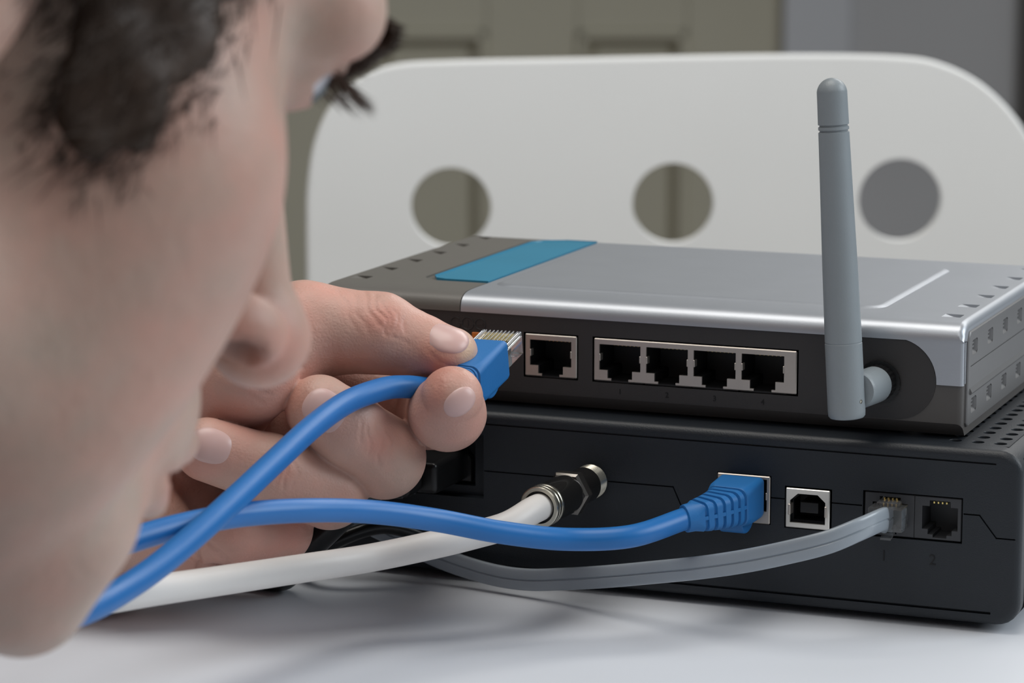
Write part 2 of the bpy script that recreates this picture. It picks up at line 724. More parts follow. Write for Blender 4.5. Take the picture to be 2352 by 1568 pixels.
g = G()
g.prism(out, -4, 4, 'y', bev=2, seg=3, mtx=chm())
c = G()
for (x, z), r in holes:
    c.prism([(x + r * math.cos(2 * PI * k / 48), z + r * math.sin(2 * PI * k / 48)) for k in range(48)], -20, 20, 'y', mtx=chm())
g.part('backrest', M['white'], ch, cut=c)
mloc = Matrix.Identity(4)
for i in range(3):
    mloc[i][0], mloc[i][1], mloc[i][2], mloc[i][3] = Rc[0][i], Rc[1][i], (0, 0, 1)[i], cc[i]
g = G()
zs = -300 - cc[2]
g.box(-195, 195, 0, 400, zs, zs + 16, 6, 3, mtx=mloc)
g.part('seat', M['white'], ch)
for x in (-180, 150):
    for y in (0, 355):
        g = G()
        g.box(x, x + 30, y, y + 30, -750 - cc[2], zs, 3, mtx=mloc)
        g.part('leg', M['white'], ch)
    g = G()
    g.box(x, x + 30, -4, 20, zs + 10, -150, 3, mtx=mloc)
    g.part('back_post', M['white'], ch)

# ================================================================ MODEM
MX0, MX1, MY0, MY1, MZ0, MZ1 = -212., 19., -10., 150., 2.2, 50.2
md = thing('modem', 'black box modem lying on the table beneath the silver router', 'modem', (-95, 70, 0))
g = G()
prof = rpoly(MX0, MX1, MZ0, MZ1, 6.5, 6)
g.prism(prof, MY0, MY1, 'y')
b = g.bm
es = [e for e in b.edges if all(abs(v.co.y - MY0) < 1e-4 for v in e.verts) or all(abs(v.co.y - MY1) < 1e-4 for v in e.verts)]
bmesh.ops.bevel(b, geom=es, offset=2.2, segments=4, affect='EDGES', profile=.5)
c = G()
# seam between the two halves of the casing, and the groove lines
sw = .35


def groove(c, x0, z0, x1, z1, w=.35, d=.8, y=MY0):
    L = math.hypot(x1 - x0, z1 - z0)
    a = math.atan2(z1 - z0, x1 - x0)
    m = Matrix.Translation(((x0 + x1) / 2, y, (z0 + z1) / 2)) @ Matrix.Rotation(-a, 4, 'Y')
    c.box(-L / 2 - w / 2, L / 2 + w / 2, -2, d, -w / 2, w / 2, mtx=m)


for q in ((-210, 33, -79, 33), (-79, 33, -76.5, 27.6), (-50.7, 32.3, -46.5, 32.3), (-33.4, 32.3, -25, 32.3), (3.4, 32.3, 7.6, 32.3), (7.6, 32.3, 12.3, 26.4), (12.3, 26.4, 17.2, 26.4)):
    groove(c, *q, w=.4, d=.9)
groove(c, -200, 46.6, 11.5, 46.6, .5, .7)
groove(c, -200, 5.6, 10.9, 5.6, .7, 1.2)
# recess for the power inlet
c.box(-176, -136, -13, -6.5, 24.8, 43.4)
c.box(-172, -140, -13, -2, 27.5, 40)
# jack openings
c.box(-66.2, -50.6, -13, 3, 24.6, 38.4)
c.box(-46.7, -33.3, -13, 3, 24.2, 36.0)
c.box(-24.6, 3.0, -13, 3, 24.0, 36.6)
# top grille bay
c.box(-4.8, 13.6, -3.5, 127.4, 40, 53)
# side slots
for y0, y1, z0, z1 in ((-6.2, 4, 30.5, 60), (-6.2, 4, 4.5, 19), (12, 22, 30.5, 60), (12, 22, 4.5, 19), (30, 40, 30.5, 60), (30, 40, 4.5, 19), (48, 58, 30.5, 60), (48, 58, 4.5, 19)):
    c.box(16.3, 24, y0 + 1.5, y1, z0, min(z1, 47.5), .8, 2)
g.part('casing', M['modem'], md, cut=c, angle=40)
# top grille: every hole a real one with a chamfered rim
g = G()
xs = [-1.8, 4.4, 10.6]
vv, ff = [], []
r0, r1 = 1.80, 1.66


def quadhole(cx, cy, hx, hy):
    n = 16
    base = len(vv)
    for k in range(n):
        a = 2 * PI * k / n
        ca, sa = math.cos(a), math.sin(a)
        t = 1 / max(abs(ca), abs(sa))
        vv.append((cx + hx * ca * t, cy + hy * sa * t, 50.22))
    for r, z in ((r0, 50.22), (r1, 50.0), (r1, 47.5)):
        for k in range(n):
            a = 2 * PI * k / n
            vv.append((cx + r * math.cos(a), cy + r * math.sin(a), z))
    for j in range(3):
        for k in range(n):
            k2 = (k + 1) % n
            ff.append((base + j * n + k, base + j * n + k2, base + (j + 1) * n + k2, base + (j + 1) * n + k))


for x in xs:
    for k in range(19):
        quadhole(x, -.15 + 6.9 * k, 3.1, 3.45)
g.raw(vv, ff)
bmesh.ops.remove_doubles(g.bm, verts=g.bm.verts, dist=.02)
bmesh.ops.recalc_face_normals(g.bm, faces=g.bm.faces)
g.part('top_grille', M['modem'], md, angle=50)
g = G()
g.box(-4.7, 13.5, -3.4, 127.3, 44.5, 45)  # dark sheet standing in for the shade inside the vent holes
g.part('grille_hole_shade', M['hole'], md)
for y in (6, 136):
    for x in (-195, 0):
        g = G()
        g.lathe([(0, 6), (2.3, 6)], (x, y, 0), (0, 0, 1), 20)
        g.part('rubber_foot', M['black'], md)
# power inlet
g = G()
g.prism([(-170, 28.5), (-142, 28.5), (-142, 35), (-145, 39), (-167, 39), (-170, 35)], -5, -2.2, 'y')
pi_ = g.part('power_inlet', M['black'], md)


def jack_frame(parent, x0, x1, z0, z1, opens, y0=-.25, y1=6, name='port_shield', m=None):
    """thin metal frame plate whose openings have the stepped notch of a network jack, plus the box behind it"""
    g = G()
    g.box(x0, x1, y0, y1, z0, z1, .25, 1)
    c = G()
    for ox0, ox1, oz0, oz1 in opens:
        w = ox1 - ox0
        st = w * .20
        nz = oz0 + (oz1 - oz0) * .16
        bt = z0 + .45
        poly = [(ox0, oz1), (ox0, nz), (ox0 + st, nz), (ox0 + st, bt + .35), (ox0 + st + 1.1, bt + .35), (ox0 + st + 1.1, z0 - 1), (ox1 - st - 1.1, z0 - 1), (ox1 - st - 1.1, bt + .35), (ox1 - st, bt + .35), (ox1 - st, nz), (ox1, nz), (ox1, oz1)]
        c.prism(poly, y0 - 3, y1 + 3, 'y')
    return g, c


def jack(parent, x0, x1, z0, z1, opens, y, m_frame, name='port_shield'):
    g, c = jack_frame(parent, x0, x1, z0, z1, opens, y, y + .6)
    fr = g.part(name, m_frame, parent, cut=c)
    for ox0, ox1, oz0, oz1 in opens:
        # side spring tabs
        g = G()
        zc = (oz0 + oz1) / 2 + .6
        g.box(ox0 - .1, ox0 + .35, y - .15, y + 2, zc - 1, zc + 1, .1, 1)
        g.box(ox1 - .35, ox1 + .1, y - .15, y + 2, zc - 1, zc + 1, .1, 1)
        g.part('spring_tab', m_frame, fr)
        # cavity: five sides
        g = G()
        t = .5
        zb = z0 + .1
        st = (ox1 - ox0) * .2
        nz = oz0 + (oz1 - oz0) * .16
        g.box(ox0 - t, ox0, y + .6, y + 13, zb, oz1 + t)
        g.box(ox1, ox1 + t, y + .6, y + 13, zb, oz1 + t)
        g.box(ox0 - t, ox1 + t, y + .6, y + 13, oz1, oz1 + t)
        g.box(ox0 - t, ox0 + st, y + .9, y + 13, zb, nz - .1)
        g.box(ox1 - st, ox1 + t, y + .9, y + 13, zb, nz - .1)
        g.box(ox0 - t, ox1 + t, y + .9, y + 13, zb - t, zb)
        g.box(ox0 - t, ox1 + t, y + 12.5, y + 13, zb - t, oz1 + t)
        g.part('port_cavity', M['cavity_grey'], fr)
        g = G()
        w = ox1 - ox0
        for k in range(8):
            x = ox0 + w * (.16 + .68 * k / 7)
            g.box(x - .18, x + .18, y + 7, y + 12, oz1 - 1.4, oz1 - 1.1)
        g.part('port_contacts', M['gold'], fr)
    return fr


jack(md, -66.0, -50.8, 24.8, 38.2, [(-65.1, -51.7, 26.6, 37.3)], -10.5, M['port_metal'], 'ethernet_port')
# square usb port
g = G()
g.box(-46.2, -33.8, -10.6, -9.8, 24.6, 35.6, .2, 1)
c = G()
c.prism([(-45.0, 26.0), (-35.0, 26.0), (-35.0, 32.2), (-37.2, 34.2), (-42.8, 34.2), (-45.0, 32.2)], -14, 3, 'y')
usb = g.part('usb_port', mat('usb_shield', (224, 220, 212), .3, metal=.7), md, cut=c)
g = G()
g.prism([(-45.4, 25.6), (-34.6, 25.6), (-34.6, 32.4), (-37.1, 34.6), (-42.9, 34.6), (-45.4, 32.4)], -8, -1, 'y')
c = G()
c.prism([(-44.6, 26.4), (-35.4, 26.4), (-35.4, 32.0), (-37.4, 33.8), (-42.6, 33.8), (-44.6, 32.0)], -9.5, -2, 'y')
g.part('port_liner', M['hole'], usb, cut=c)
g = G()
g.box(-42.6, -37.4, -9, -2, 28.6, 31.6, .3, 2)
g.part('port_tongue', M['cavity_grey'], usb)
g = G()
g.box(-45.5, -44.8, -10.9, -8, 28.1, 31.2, .15, 1)
g.box(-35.2, -34.5, -10.9, -8, 28.1, 31.2, .15, 1)
g.part('spring_tab', M['port_metal'], usb)
# two telephone jacks in one housing
g = G()
g.box(-24.2, 2.6, -9.6, 4, 24.4, 36.2, .2, 1)
c = G()
for x0 in (-22.0, -8.2):
    w = 9.8
    c.prism([(x0, 33.6), (x0, 27.2), (x0 + 1.6, 27.2), (x0 + 1.6, 25.8), (x0 + 3.0, 25.8), (x0 + 3.0, 25.0), (x0 + w - 3, 25.0), (x0 + w - 3, 25.8), (x0 + w - 1.6, 25.8), (x0 + w - 1.6, 27.2), (x0 + w, 27.2), (x0 + w, 33.6), (x0 + w - 2, 33.6), (x0 + w - 2, 35.2), (x0 + 2, 35.2), (x0 + 2, 33.6)], -12, 0, 'y')
c.box(-10.4, -10.2, -12, -9.2, 24, 37)
ph = g.part('phone_jack_housing', mat('phone_jack_plastic', (54, 55, 58), .45), md, cut=c)
for x0 in (-22.0, -8.2):
    g = G()
    for k in range(4):
        x = x0 + 3.2 + k * 1.15
        g.box(x - .2, x + .2, -9.4, -1, 34.4, 34.9)
    g.part('gold_contact', M['gold'], ph)
# faint embossed figures under the jacks
for t, x, z in (('1', -19.5, 22.5), ('2', -6, 22.5)):
    cu = bpy.data.curves.new('t', 'FONT')
    cu.body = t
    cu.size = .0042
    cu.extrude = .00008
    to = bpy.data.objects.new('t', cu)
    COL.objects.link(to)
    bpy.context.view_layer.update()
    me = bpy.data.meshes.new_from_object(to.evaluated_get(bpy.context.evaluated_depsgraph_get()))
    bpy.data.objects.remove(to)
    o = bpy.data.objects.new('embossed_number', me)
    me.materials.clear()
    me.materials.append(M['modem_dark'])
    COL.objects.link(o)
    o.parent = md
    o.location = Vector(W((x, MY0 - .05, z - 5))) - md.location
    o.rotation_euler = (PI / 2, 0, 0)
# threaded coax port on the modem
CXp = at(1350, 1109, -13)
CXx, CXz = CXp[0], CXp[2]
g = G()
pr = [(0, 4.9)]
for k in range(9):
    pr += [(.4 + k * .9, 4.9), (.75 + k * .9, 4.45), (1.1 + k * .9, 4.45)]
pr += [(9, 4.7), (9.2, 3.6)]
g.lathe(pr, (CXx, MY0 + .6, CXz), (0, -1, 0), 32)
g.part('threaded_coax_port', M['nickel'], md, angle=60)

# ================================================================ ROUTER
rt = thing('router', 'silver and dark grey router with an upright antenna, lying on the modem', 'router', (-95, 60, 50.2))
RX0, RX1, RY0, RY1, RZ0, RZ1 = -191.5, 0.0, 0.0, 119.0, 51.0, 82.2
SPLX = -147.2
PILLX, PILLZ, PILLR = -19.0, 65.4, 11.4
# lower shell: bevelled undercut towards the bottom at the back
g = G()
pr = [(0.0, 54.6), (3.2, 51.0), (RY1 - 3, 51.0), (RY1, 54.6), (RY1, 76.5), (0.0, 76.5)]
g.prism(pr, RX0 + .2, RX1 - .2, 'x')
es = [e for e in g.bm.edges if abs(e.verts[0].co.x - e.verts[1].co.x) < 1e-4 and abs(e.verts[0].co.y - e.verts[1].co.y) < 1e-4]
bmesh.ops.bevel(g.bm, geom=es, offset=1.6, segments=4, affect='EDGES', profile=.5)
c = G()
c.box(-127.6, -111.0, -3, 16, 59.2, 72.2)
c.box(-106.7, -46.2, -3, 16, 59.2, 72.2)
c.box(-3.2, 3, 3.6, RY1 - 4, 53.6, 80)
g.part('lower_shell', M['router_shell'], rt, cut=c, angle=28)
# rear face plate with the rounded end around the antenna
g = G()
n = 20
pill = [(RX0 + 2, 54.8)] + [(PILLX + PILLR * math.cos(a), PILLZ + .3 + (PILLR + (-.5 if math.sin(a) < 0 else .1)) * math.sin(a)) for a in np.linspace(-PI / 2, PI / 2, n)] + [(RX0 + 2, 77.1)]
g.prism(pill, -.28, 1, 'y')
c = G()
c.box(-127.6, -111.0, -3, 16, 59.2, 72.2)
c.box(-106.7, -46.2, -3, 16, 59.2, 72.2)
g.part('rear_plate', M['router_dark'], rt, cut=c)
# top cover, profile lofted in y: rounded rear lip
def cover(x0, x1, m, name, skirt_right, cutter=None):
    g = G()
    R = 4.6
    pr = [(-.55, 77.2)] + [(-.55 + R * (1 - math.cos(a)), 82.2 - R + R * math.sin(a) * .98) for a in np.linspace(0, PI / 2, 8)][1:]
    pr = [(-.7, 77.0), (-.68, 78.0), (-.5, 79.0), (0, 80.0), (.9, 80.9), (2.2, 81.6), (4.0, 82.05), (6.5, 82.25), (10, 82.3), (RY1 - 5, 82.2), (RY1 - 2, 81.6), (RY1, 79.5), (RY1 + .3, 77.0)]
    g.prism(pr, x0, x1, 'x')
    return g


g = cover(RX0, SPLX, None, None, False)
es = [e for e in g.bm.edges if all(abs(v.co.x - RX0) < 1e-4 for v in e.verts) and min(v.co.z for v in e.verts) > 77.1]
bmesh.ops.bevel(g.bm, geom=es, offset=1.1, segments=3, affect='EDGES', profile=.5)
c = G()
for k in range(6):
    y = 17.5 + 18.7 * k
    c.prism([(-189, 83), (-189, 82.28), (-184.6, 81.2), (-183.8, 81.2), (-183.4, 83)], y - 2.7, y + 2.3, 'y')
c.prism([(-169, 25), (-166.5, 21.5), (-163, 19.8), (SPLX + 4, 19.8), (SPLX + 4, 116), (-160, 116), (-166.5, 111), (-169, 107)], 81.75, 84, 'z')
g.part('graphite_cover', M['graphite'], rt, cut=c, angle=24)
g = G()
g.prism([(-167, 27.5), (-164.5, 23), (-161, 21.6), (SPLX - .2, 21.6), (SPLX - .2, 114), (-157, 114), (-164, 110.5), (-167, 106)], 81.6, 82.35, 'z', bev=1.0)
g.part('blue_panel', M['blue_panel'], rt)

g = cover(SPLX + .3, RX1, None, None, True)
es = [e for e in g.bm.edges if all(abs(v.co.x - RX1) < 1e-4 for v in e.verts) and min(v.co.z for v in e.verts) > 77.1]
bmesh.ops.bevel(g.bm, geom=es, offset=2.0, segments=5, affect='EDGES', profile=.5)
c = G()
for k in range(6):
    y = 12.4 + 18.6 * k
    c.prism([(-8.9, 83), (-8.9, 82.28), (-4.6, 81.2), (-3.9, 81.2), (-3.5, 83)], y - 2.7, y + 2.3, 'y')
g.part('silver_cover', M['silver'], rt, cut=c, angle=24)
# the silver wraps down around the back right corner
g = G()
arc = [(PILLX + (PILLR + .25) * math.cos(a), PILLZ + .3 + (PILLR + .3) * math.sin(a)) for a in np.linspace(0, PI / 2, 14)]
poly = [(0.0, 65.2)] + [(arc[0][0], 65.2)] + arc + [(PILLX, 77.5), (0, 77.5)]
g.prism(poly, -.66, .9, 'y')
es = [e for e in g.bm.edges if all(abs(v.co.x) < 1e-4 for v in e.verts) and abs(e.verts[0].co.y - e.verts[1].co.y) < 1e-4 and e.verts[0].co.y < 0]
bmesh.ops.bevel(g.bm, geom=es, offset=1.0, segments=4, affect='EDGES', profile=.5)
g.box(-2.6, 0.0, -.2, 2.6, 65.2, 77.5, .3, 1)
g.part('corner_trim', M['silver'], rt, angle=40)
# raised field on the lid
g = G()
fx, fy, fw_, fh = (SPLX + 3 - 27.0) / 2, 57.0, (-27.0 - SPLX - 3) / 2, 41.5
_x, _y = np.array([1., 0, 0]), np.array([0, 1., 0])
g.loft([(np.array([fx, fy, 82.0]), _x, _y, rrect(fw_, fh, 6, 6)), (np.array([fx, fy, 82.3]), _x, _y, rrect(fw_, fh, 6, 6)), (np.array([fx, fy, 82.62]), _x, _y, rrect(fw_ - .9, fh - .9, 5.3, 6)), (np.array([fx, fy, 82.9]), _x, _y, rrect(fw_ - 2.0, fh - 2.0, 4.6, 6))])
g.part('raised_lid_field', M['silver'], rt, angle=50)
# side panel with slots
g = G()
sp = [(2.8, 54.5), (3.6, 53.4), (RY1 - 4, 53.4), (RY1 - 3, 54.5), (RY1 - 3, 78), (RY1 - 5, 79.4), (5, 79.4), (3.0, 77.0)]
g.prism(sp, -2.4, .55, 'x', bev=.3, seg=1)
c = G()
for k in range(6):
    y = 9.9 + 18.6 * k
    for z in (74.6, 58.6):
        c.prism(rpoly(y - 3.0, y + 3.2, z - 2.1, z + 2.1, .9, 3), -1.1, 2, 'x')
c.box(.3, 2, 5.5, RY1 - 6, 69.6, 69.95)
g.part('side_panel', M['side_silver'], rt, cut=c)
for k in range(6):
    y = 9.9 + 18.6 * k
    for z in (74.6, 58.6):
        g = G()
        g.prism([(-1.1, z - 2.1), (.5, z - 2.1), (-.3, z - 1.2), (-1.1, z - .9)], y - 2.8, y + 3.0, 'y')
        g.prism([(-1.1, y + 3.2), (.5, y + 3.2), (-.2, y + 2.5), (-1.1, y + 2.1)], z - 1.9, z + 1.9, 'z')
        for zz in (-.2, .8):
            g.box(-1.1, .1, y - 2.9, y + .6, z + zz, z + zz + .5)
        so = g.part('side_slot', M['side_silver'], rt)
        g = G()
        g.box(-1.1, -1.0, y + .5, y + 2.2, z - 1, z + 1.9)  # black strip painted as the darkness of an opening in the slot
        g.part('slot_shade_strip', M['hole'], so)
g = G()
g.prism([(.3, 62.0), (.95, 62.0), (1.25, 62.6), (.5, 63.9), (.3, 63.9)], 5, RY1 - 6, 'y')
g.part('side_rib', M['side_silver'], rt)
for y in (8, 105):
    for x in (-175, -15):
        g = G()
        g.lathe([(0, 5), (1.0, 5)], (x, y, 50.2), (0, 0, 1), 20)
        g.part('rubber_foot', M['black'], rt)
# ports
jack(rt, -127.1, -111.4, 59.7, 71.8, [(-125.6, -113.0, 61.4, 70.2)], -.5, M['port_metal'], 'uplink_port')
ops = []
for k in range(4):
    cxk = -98.4 + k * 14.0
    ops.append((cxk - 6.15, cxk + 6.15, 61.4, 70.2))
jack(rt, -106.2, -46.7, 59.7, 71.8, ops, -.5, M['port_metal'], 'four_port_shield')
g = G()
g.box(-143.5, -140.6, -.75, -.1, 66.5, 71.2, .2, 1)
g.part('orange_reset_mark', M['orange'], rt, label='small orange mark beside the thumb')
# embossed polarity sign: three rings on a line
g = G()
for x, r in ((-148.6, 1.6), (-144.9, 1.8), (-141.0, 1.6)):
    ring = []
    a0, a1 = (.25 * PI, 1.85 * PI) if x < -146 else (0, 2 * PI)
    pts = np.array([(x + r * math.cos(a), -.32, 73.6 + r * math.sin(a)) for a in np.linspace(a0, a1, 24)])
    g.loft(tube_secs(pts, circle(6, .22), (0, 1, 0)))
g.box(-147.4, -146.4, -.5, -.1, 73.4, 73.8)
g.box(-143.2, -142.4, -.5, -.1, 73.4, 73.8)
g.box(-141.9, -140.1, -.5, -.1, 73.4, 73.8)
g.box(-145.1, -144.7, -.5, -.1, 72.8, 74.4)
g.part('embossed_polarity_sign', M['router_dark'], rt)


def text(body, x, y, z, size, m, parent, name):
    cu = bpy.data.curves.new('t', 'FONT')
    cu.body = body
    cu.size = size * .001
    cu.extrude = .00012
    to = bpy.data.objects.new('t', cu)
    COL.objects.link(to)
    bpy.context.view_layer.update()
    me = bpy.data.meshes.new_from_object(to.evaluated_get(bpy.context.evaluated_depsgraph_get()))
    bpy.data.objects.remove(to)
    me.materials.clear()
    me.materials.append(m)
    o = bpy.data.objects.new(name, me)
    COL.objects.link(o)
    o.parent = parent
    o.location = Vector(W((x, y, z))) - Vector(world_of(parent))
    o.rotation_euler = (PI / 2, 0, 0)


for k in range(4):
    text(str(k + 1), -98.4 + 14 * k - .5, -.3, 56.2, 2.2, M['modem_dark'], rt, 'embossed_number')
# antenna
AXB = np.array([-27.6, -17.0, 57.5])
AXT = np.array([-33.9, -16.0, 148.6])
ad = (AXT - AXB) / np.linalg.norm(AXT - AXB)
L = np.linalg.norm(AXT - AXB)
g = G()
sh = L - 12.5
pr = [(0, 3.6), (.25, 4.5), (.8, 4.95), (2, 5.05), (20.4, 5.0), (20.5, 4.9), (20.75, 4.9), (20.85, 4.98), (40, 4.75), (65, 4.3), (sh - 1.9, 4.12), (sh - 1.7, 3.75), (sh - 1.35, 3.75), (sh - 1.2, 4.1), (sh - .45, 4.1), (sh - .3, 3.75), (sh + .05, 3.75), (sh + .2, 4.12), (sh + 6, 4.05)]
pr += [(L - 4.05 + 4.05 * math.sin(a), 4.05 * math.cos(a)) for a in np.linspace(.1, PI / 2 - .05, 10)]
g.lathe(pr, AXB, ad, 40)
an = g.part('antenna', M['antenna'], rt, angle=35)
JZ = 65.7
g = G()
g.lathe([(0, 4.2), (.3, 4.8), (1, 5.0), (10.2, 5.0), (11.2, 4.6)], (-23.2, -4.0, JZ - .8), (-.18, -1, 0), 32)
jo = g.part('antenna_joint', M['antenna'], an, angle=35)
g = G()
g.lathe([(0, .55), (.15, .55), (.2, .3)], tuple(AXB + ad * 5.2 + np.array([4.6, -1.9, 0])), (.93, -.3, 0), 12)
g.part('pivot_pin', M['nickel'], an)
g = G()
kn = []
nn = 48
for t, r in ((0, 5.6), (.5, 5.9), (1.5, 5.9), (1.5, 4.9), (4.8, 4.6)):
    kn.append((np.array([-23.2, 0, JZ - .8]) + np.array([0, -1., 0]) * t, np.array([1., 0, 0]), np.array([0, 0, 1.]), [((r + (.18 if k % 2 and t > 1.4 else 0)) * math.cos(2 * PI * k / nn), (r + (.18 if k % 2 and t > 1.4 else 0)) * math.sin(2 * PI * k / nn)) for k in range(nn)]))
g.loft(kn)
g.part('knurled_antenna_socket', M['black'], rt, angle=20)

# ================================================================ NETWORK PLUGS AND CABLES
def rj_plug(parent, T, dark=False):
    """clear modular plug; local frame: x width, y towards the nose (0 = face of the boot), z up. T: 4x4 in mm"""
    g = G()
    g.box(-5.85, 5.85, -6, 12, -3.3, 2.2, .25, 1, mtx=T)
    pl = g.part('clear_plug', M['clear'], parent, angle=30)
    g = G()
    for k in range(9):
        x = -4.6 + k * 1.15
        g.box(x - .2, x + .2, 4.5, 11.9, 2.15, 3.3, .08, 1, mtx=T)
    g.box(-5.8, -4.9, 1, 11.9, 2.15, 3.3, .15, 1, mtx=T)
    g.box(4.9, 5.8, 1, 11.9, 2.15, 3.3, .15, 1, mtx=T)
    g.part('contact_ridges', M['clear'], pl)
    for k in range(8):
        x = -4.02 + k * 1.15
        g = G()
        g.box(x - .25, x + .25, 5.5, 11.2, 1.3, 2.75, mtx=T)
        g.part('gold_contact', M['gold'], pl)
    g = G()
    g.prism([(11.6, -3.3), (11.6, -4.3), (8.5, -5.0), (-3, -7.6), (-3, -6.6), (8, -4.1), (9.5, -3.2)], -2.9, 2.9, 'x', mtx=T)
    g.part('latch', M['clear'], pl)
    return pl


def frame(o, a, up=(0, 0, 1)):
    a = Vector(a).normalized()
    x = a.cross(Vector(up)).normalized()
    z = x.cross(a)
    m = Matrix.Identity(4)
    for i in range(3):
        m[i][0], m[i][1], m[i][2], m[i][3] = x[i], a[i], z[i], o[i]
    return m


def boot(parent, T, length, name='boot', L1=14.5, turn=(0, 0)):
    """moulded sleeve: block in front, ribs and taper to the cable at the back; y=0 is its front face, it runs towards -y
    and turns by the given angles (about z, about x) behind the block. Returns the exit point and direction."""
    R3 = np.array([[T[i][j] for j in range(3)] for i in range(3)])
    o = np.array([T[i][3] for i in range(3)])
    tot = length + 3

    def fr(y):
        """centre line by small steps"""
        p = np.zeros(3)
        n = 40
        az = ax = 0
        for i in range(n):
            t = -y * (i + .5) / n
            f = max(0, (t - L1 * .8) / (tot - L1 * .8))
            az, ax = turn[0] * f, turn[1] * f
            p = p + np.array([-math.sin(az) * math.cos(ax), -math.cos(az) * math.cos(ax), -math.sin(ax)]) * (-y / n)
        d = np.array([math.sin(az) * math.cos(ax), math.cos(az) * math.cos(ax), math.sin(ax)])
        u = np.cross(d, np.array([0, 0, 1.]))
        u /= np.linalg.norm(u)
        return p, d, u, np.cross(u, d)

    def S(y, hw, hh, zc=0., r=None):
        q = rrect(hw, hh, (r if r is not None else min(hw, hh) * .5), 5)
        if y < 0:
            p, d, u, v = fr(y)
        else:
            p, d, u, v = np.zeros(3), None, np.array([1., 0, 0]), np.array([0, 0, 1.])
        return (o + R3 @ (p + v * zc), R3 @ u, R3 @ v, q)
    secs = [S(0, 5.7, 5.0, -.3, .9), S(-.5, 6.25, 5.5, -.3, 1.3), S(-1.5, 6.4, 5.75, -.3, 1.5), S(-L1 + 3, 6.4, 5.7, -.3, 2.0), S(-L1, 6.1, 5.4, -.3, 2.6)]
    n = 6
    for k in range(n):
        t0 = L1 + (length - L1) * (k + .1) / n
        t1 = L1 + (length - L1) * (k + .52) / n
        f = (k + .3) / n
        hw, hh = 6.0 + (3.9 - 6.0) * f, 5.3 + (3.9 - 5.3) * f
        gap = .6
        secs += [S(-t0, hw, hh, -.3 * (1 - f)), S(-t0 - .15, hw - gap, hh - gap, -.3 * (1 - f)), S(-t1 + .15, hw - gap - .1, hh - gap - .1, -.3 * (1 - f)), S(-t1, hw - .15, hh - .1, -.3 * (1 - f))]
    secs += [S(-length - .5, 3.95, 3.9, 0, 3.85), S(-length - 2.6, 3.8, 3.8, 0, 3.75), S(-length - 2.9, 3.2, 3.2, 0, 3.15)]
    g = G()
    g.loft(secs[::-1])
    b = g.part(name, M['blue_boot'], parent, angle=30)
    g = G()
    # latch guard: bulge beneath the block
    secs = []
    for t in np.linspace(0, 1, 9):
        h = 3.6 * math.sqrt(max(0, 1 - (2 * t - 1) ** 2))
        secs.append(S(-1.0 - 10.5 * t, 3.6, .6 + h, -5.0, .6))
    g.loft(secs)
    g.part('latch_guard', M['blue_boot'], b, angle=30)
    # spine across the ribs on both sides
    for sd in (-1, 1):
        g = G()
        secs = []
        for t in np.linspace(L1 - .5, length + .5, 12):
            f = (t - L1) / (length - L1)
            w = 5.75 + (3.6 - 5.75) * f
            p, d, u, v = fr(-t)
            secs.append((o + R3 @ (p + u * sd * w), R3 @ u, R3 @ v, [(-.2, -.5), (.16, -.5), (.16, .5), (-.2, .5)]))
        g.loft(secs)
        g.part('boot_spine', M['blue_boot'], b, angle=30)
    p, d, u, v = fr(-length)
    return o + R3 @ p, -(R3 @ d)


def cable(parent, pts, r, m, name='jacket', n=24, steps=14, sec=None, up=(0, 0, 1)):
    p = spline(pts, steps)
    g = G()
    g.loft(tube_secs(p, sec if sec is not None else circle(n, r), up))
    return g.part(name, m, parent, angle=60)


def trail(y, z=3.2):
    """the rest of a cable: down onto the table, under the arm and off to the left"""
    return [np.array(p, float) for p in ((-255, y * .86, 18), (-345, y, z + 1), (-480, y, z), (-700, y + 8, z), (-885, y + 12, z))]


# --- cable held in the hand
pa = np.array([-.02, .975, .20])
plug_o = at(1166, 822, -33.5) + np.array([-5.9, 0, 0])
c1 = thing('network_cable', 'blue network cable whose clear-ended plug is pinched between thumb and finger', 'cable', plug_o, None)
T1 = frame(plug_o, pa)
rj_plug(c1, T1)
p0, d0_ = boot(c1, T1, 25, L1=20, turn=(.35, -.2))
pts = [p0 - d0_ * 3, p0 + d0_ * 3]
for px, py, d in ((980, 892, 815), (930, 888, 808), (880, 893, 802), (800, 922, 790), (720, 978, 772), (620, 1070, 748), (500, 1182, 722), (380, 1286, 700), (290, 1350, 684), (200, 1400, 668), (90, 1435, 655), (-60, 1440, 650)):
    pts.append(atd(px, py, d))
pts += trail(-350)
cable(c1, pts, 3.1, M['blue'])

# --- cable plugged into the modem
mo = np.array([-58.4, -11.2, 32.9])
c2 = thing('network_cable', 'blue network cable plugged into the silver-framed port of the modem', 'cable', mo)
T2 = frame(mo, (0, 1, 0.02))
p0, d0_ = boot(c2, T2, 27, L1=13, turn=(.85, .12))
pts = [p0 - d0_ * 4, p0 + d0_ * 3]
for px, py, d in ((1450, 1231, 800), (1300, 1238, 797), (1150, 1222, 790), (1000, 1194, 782), (850, 1175, 768), (700, 1172, 750), (560, 1181, 735), (450, 1200, 722), (340, 1228, 710), (250, 1262, 700), (120, 1330, 690), (-100, 1420, 676)):
    pts.append(atd(px, py, d))
pts += trail(-326)
cable(c2, pts, 3.05, M['blue'])

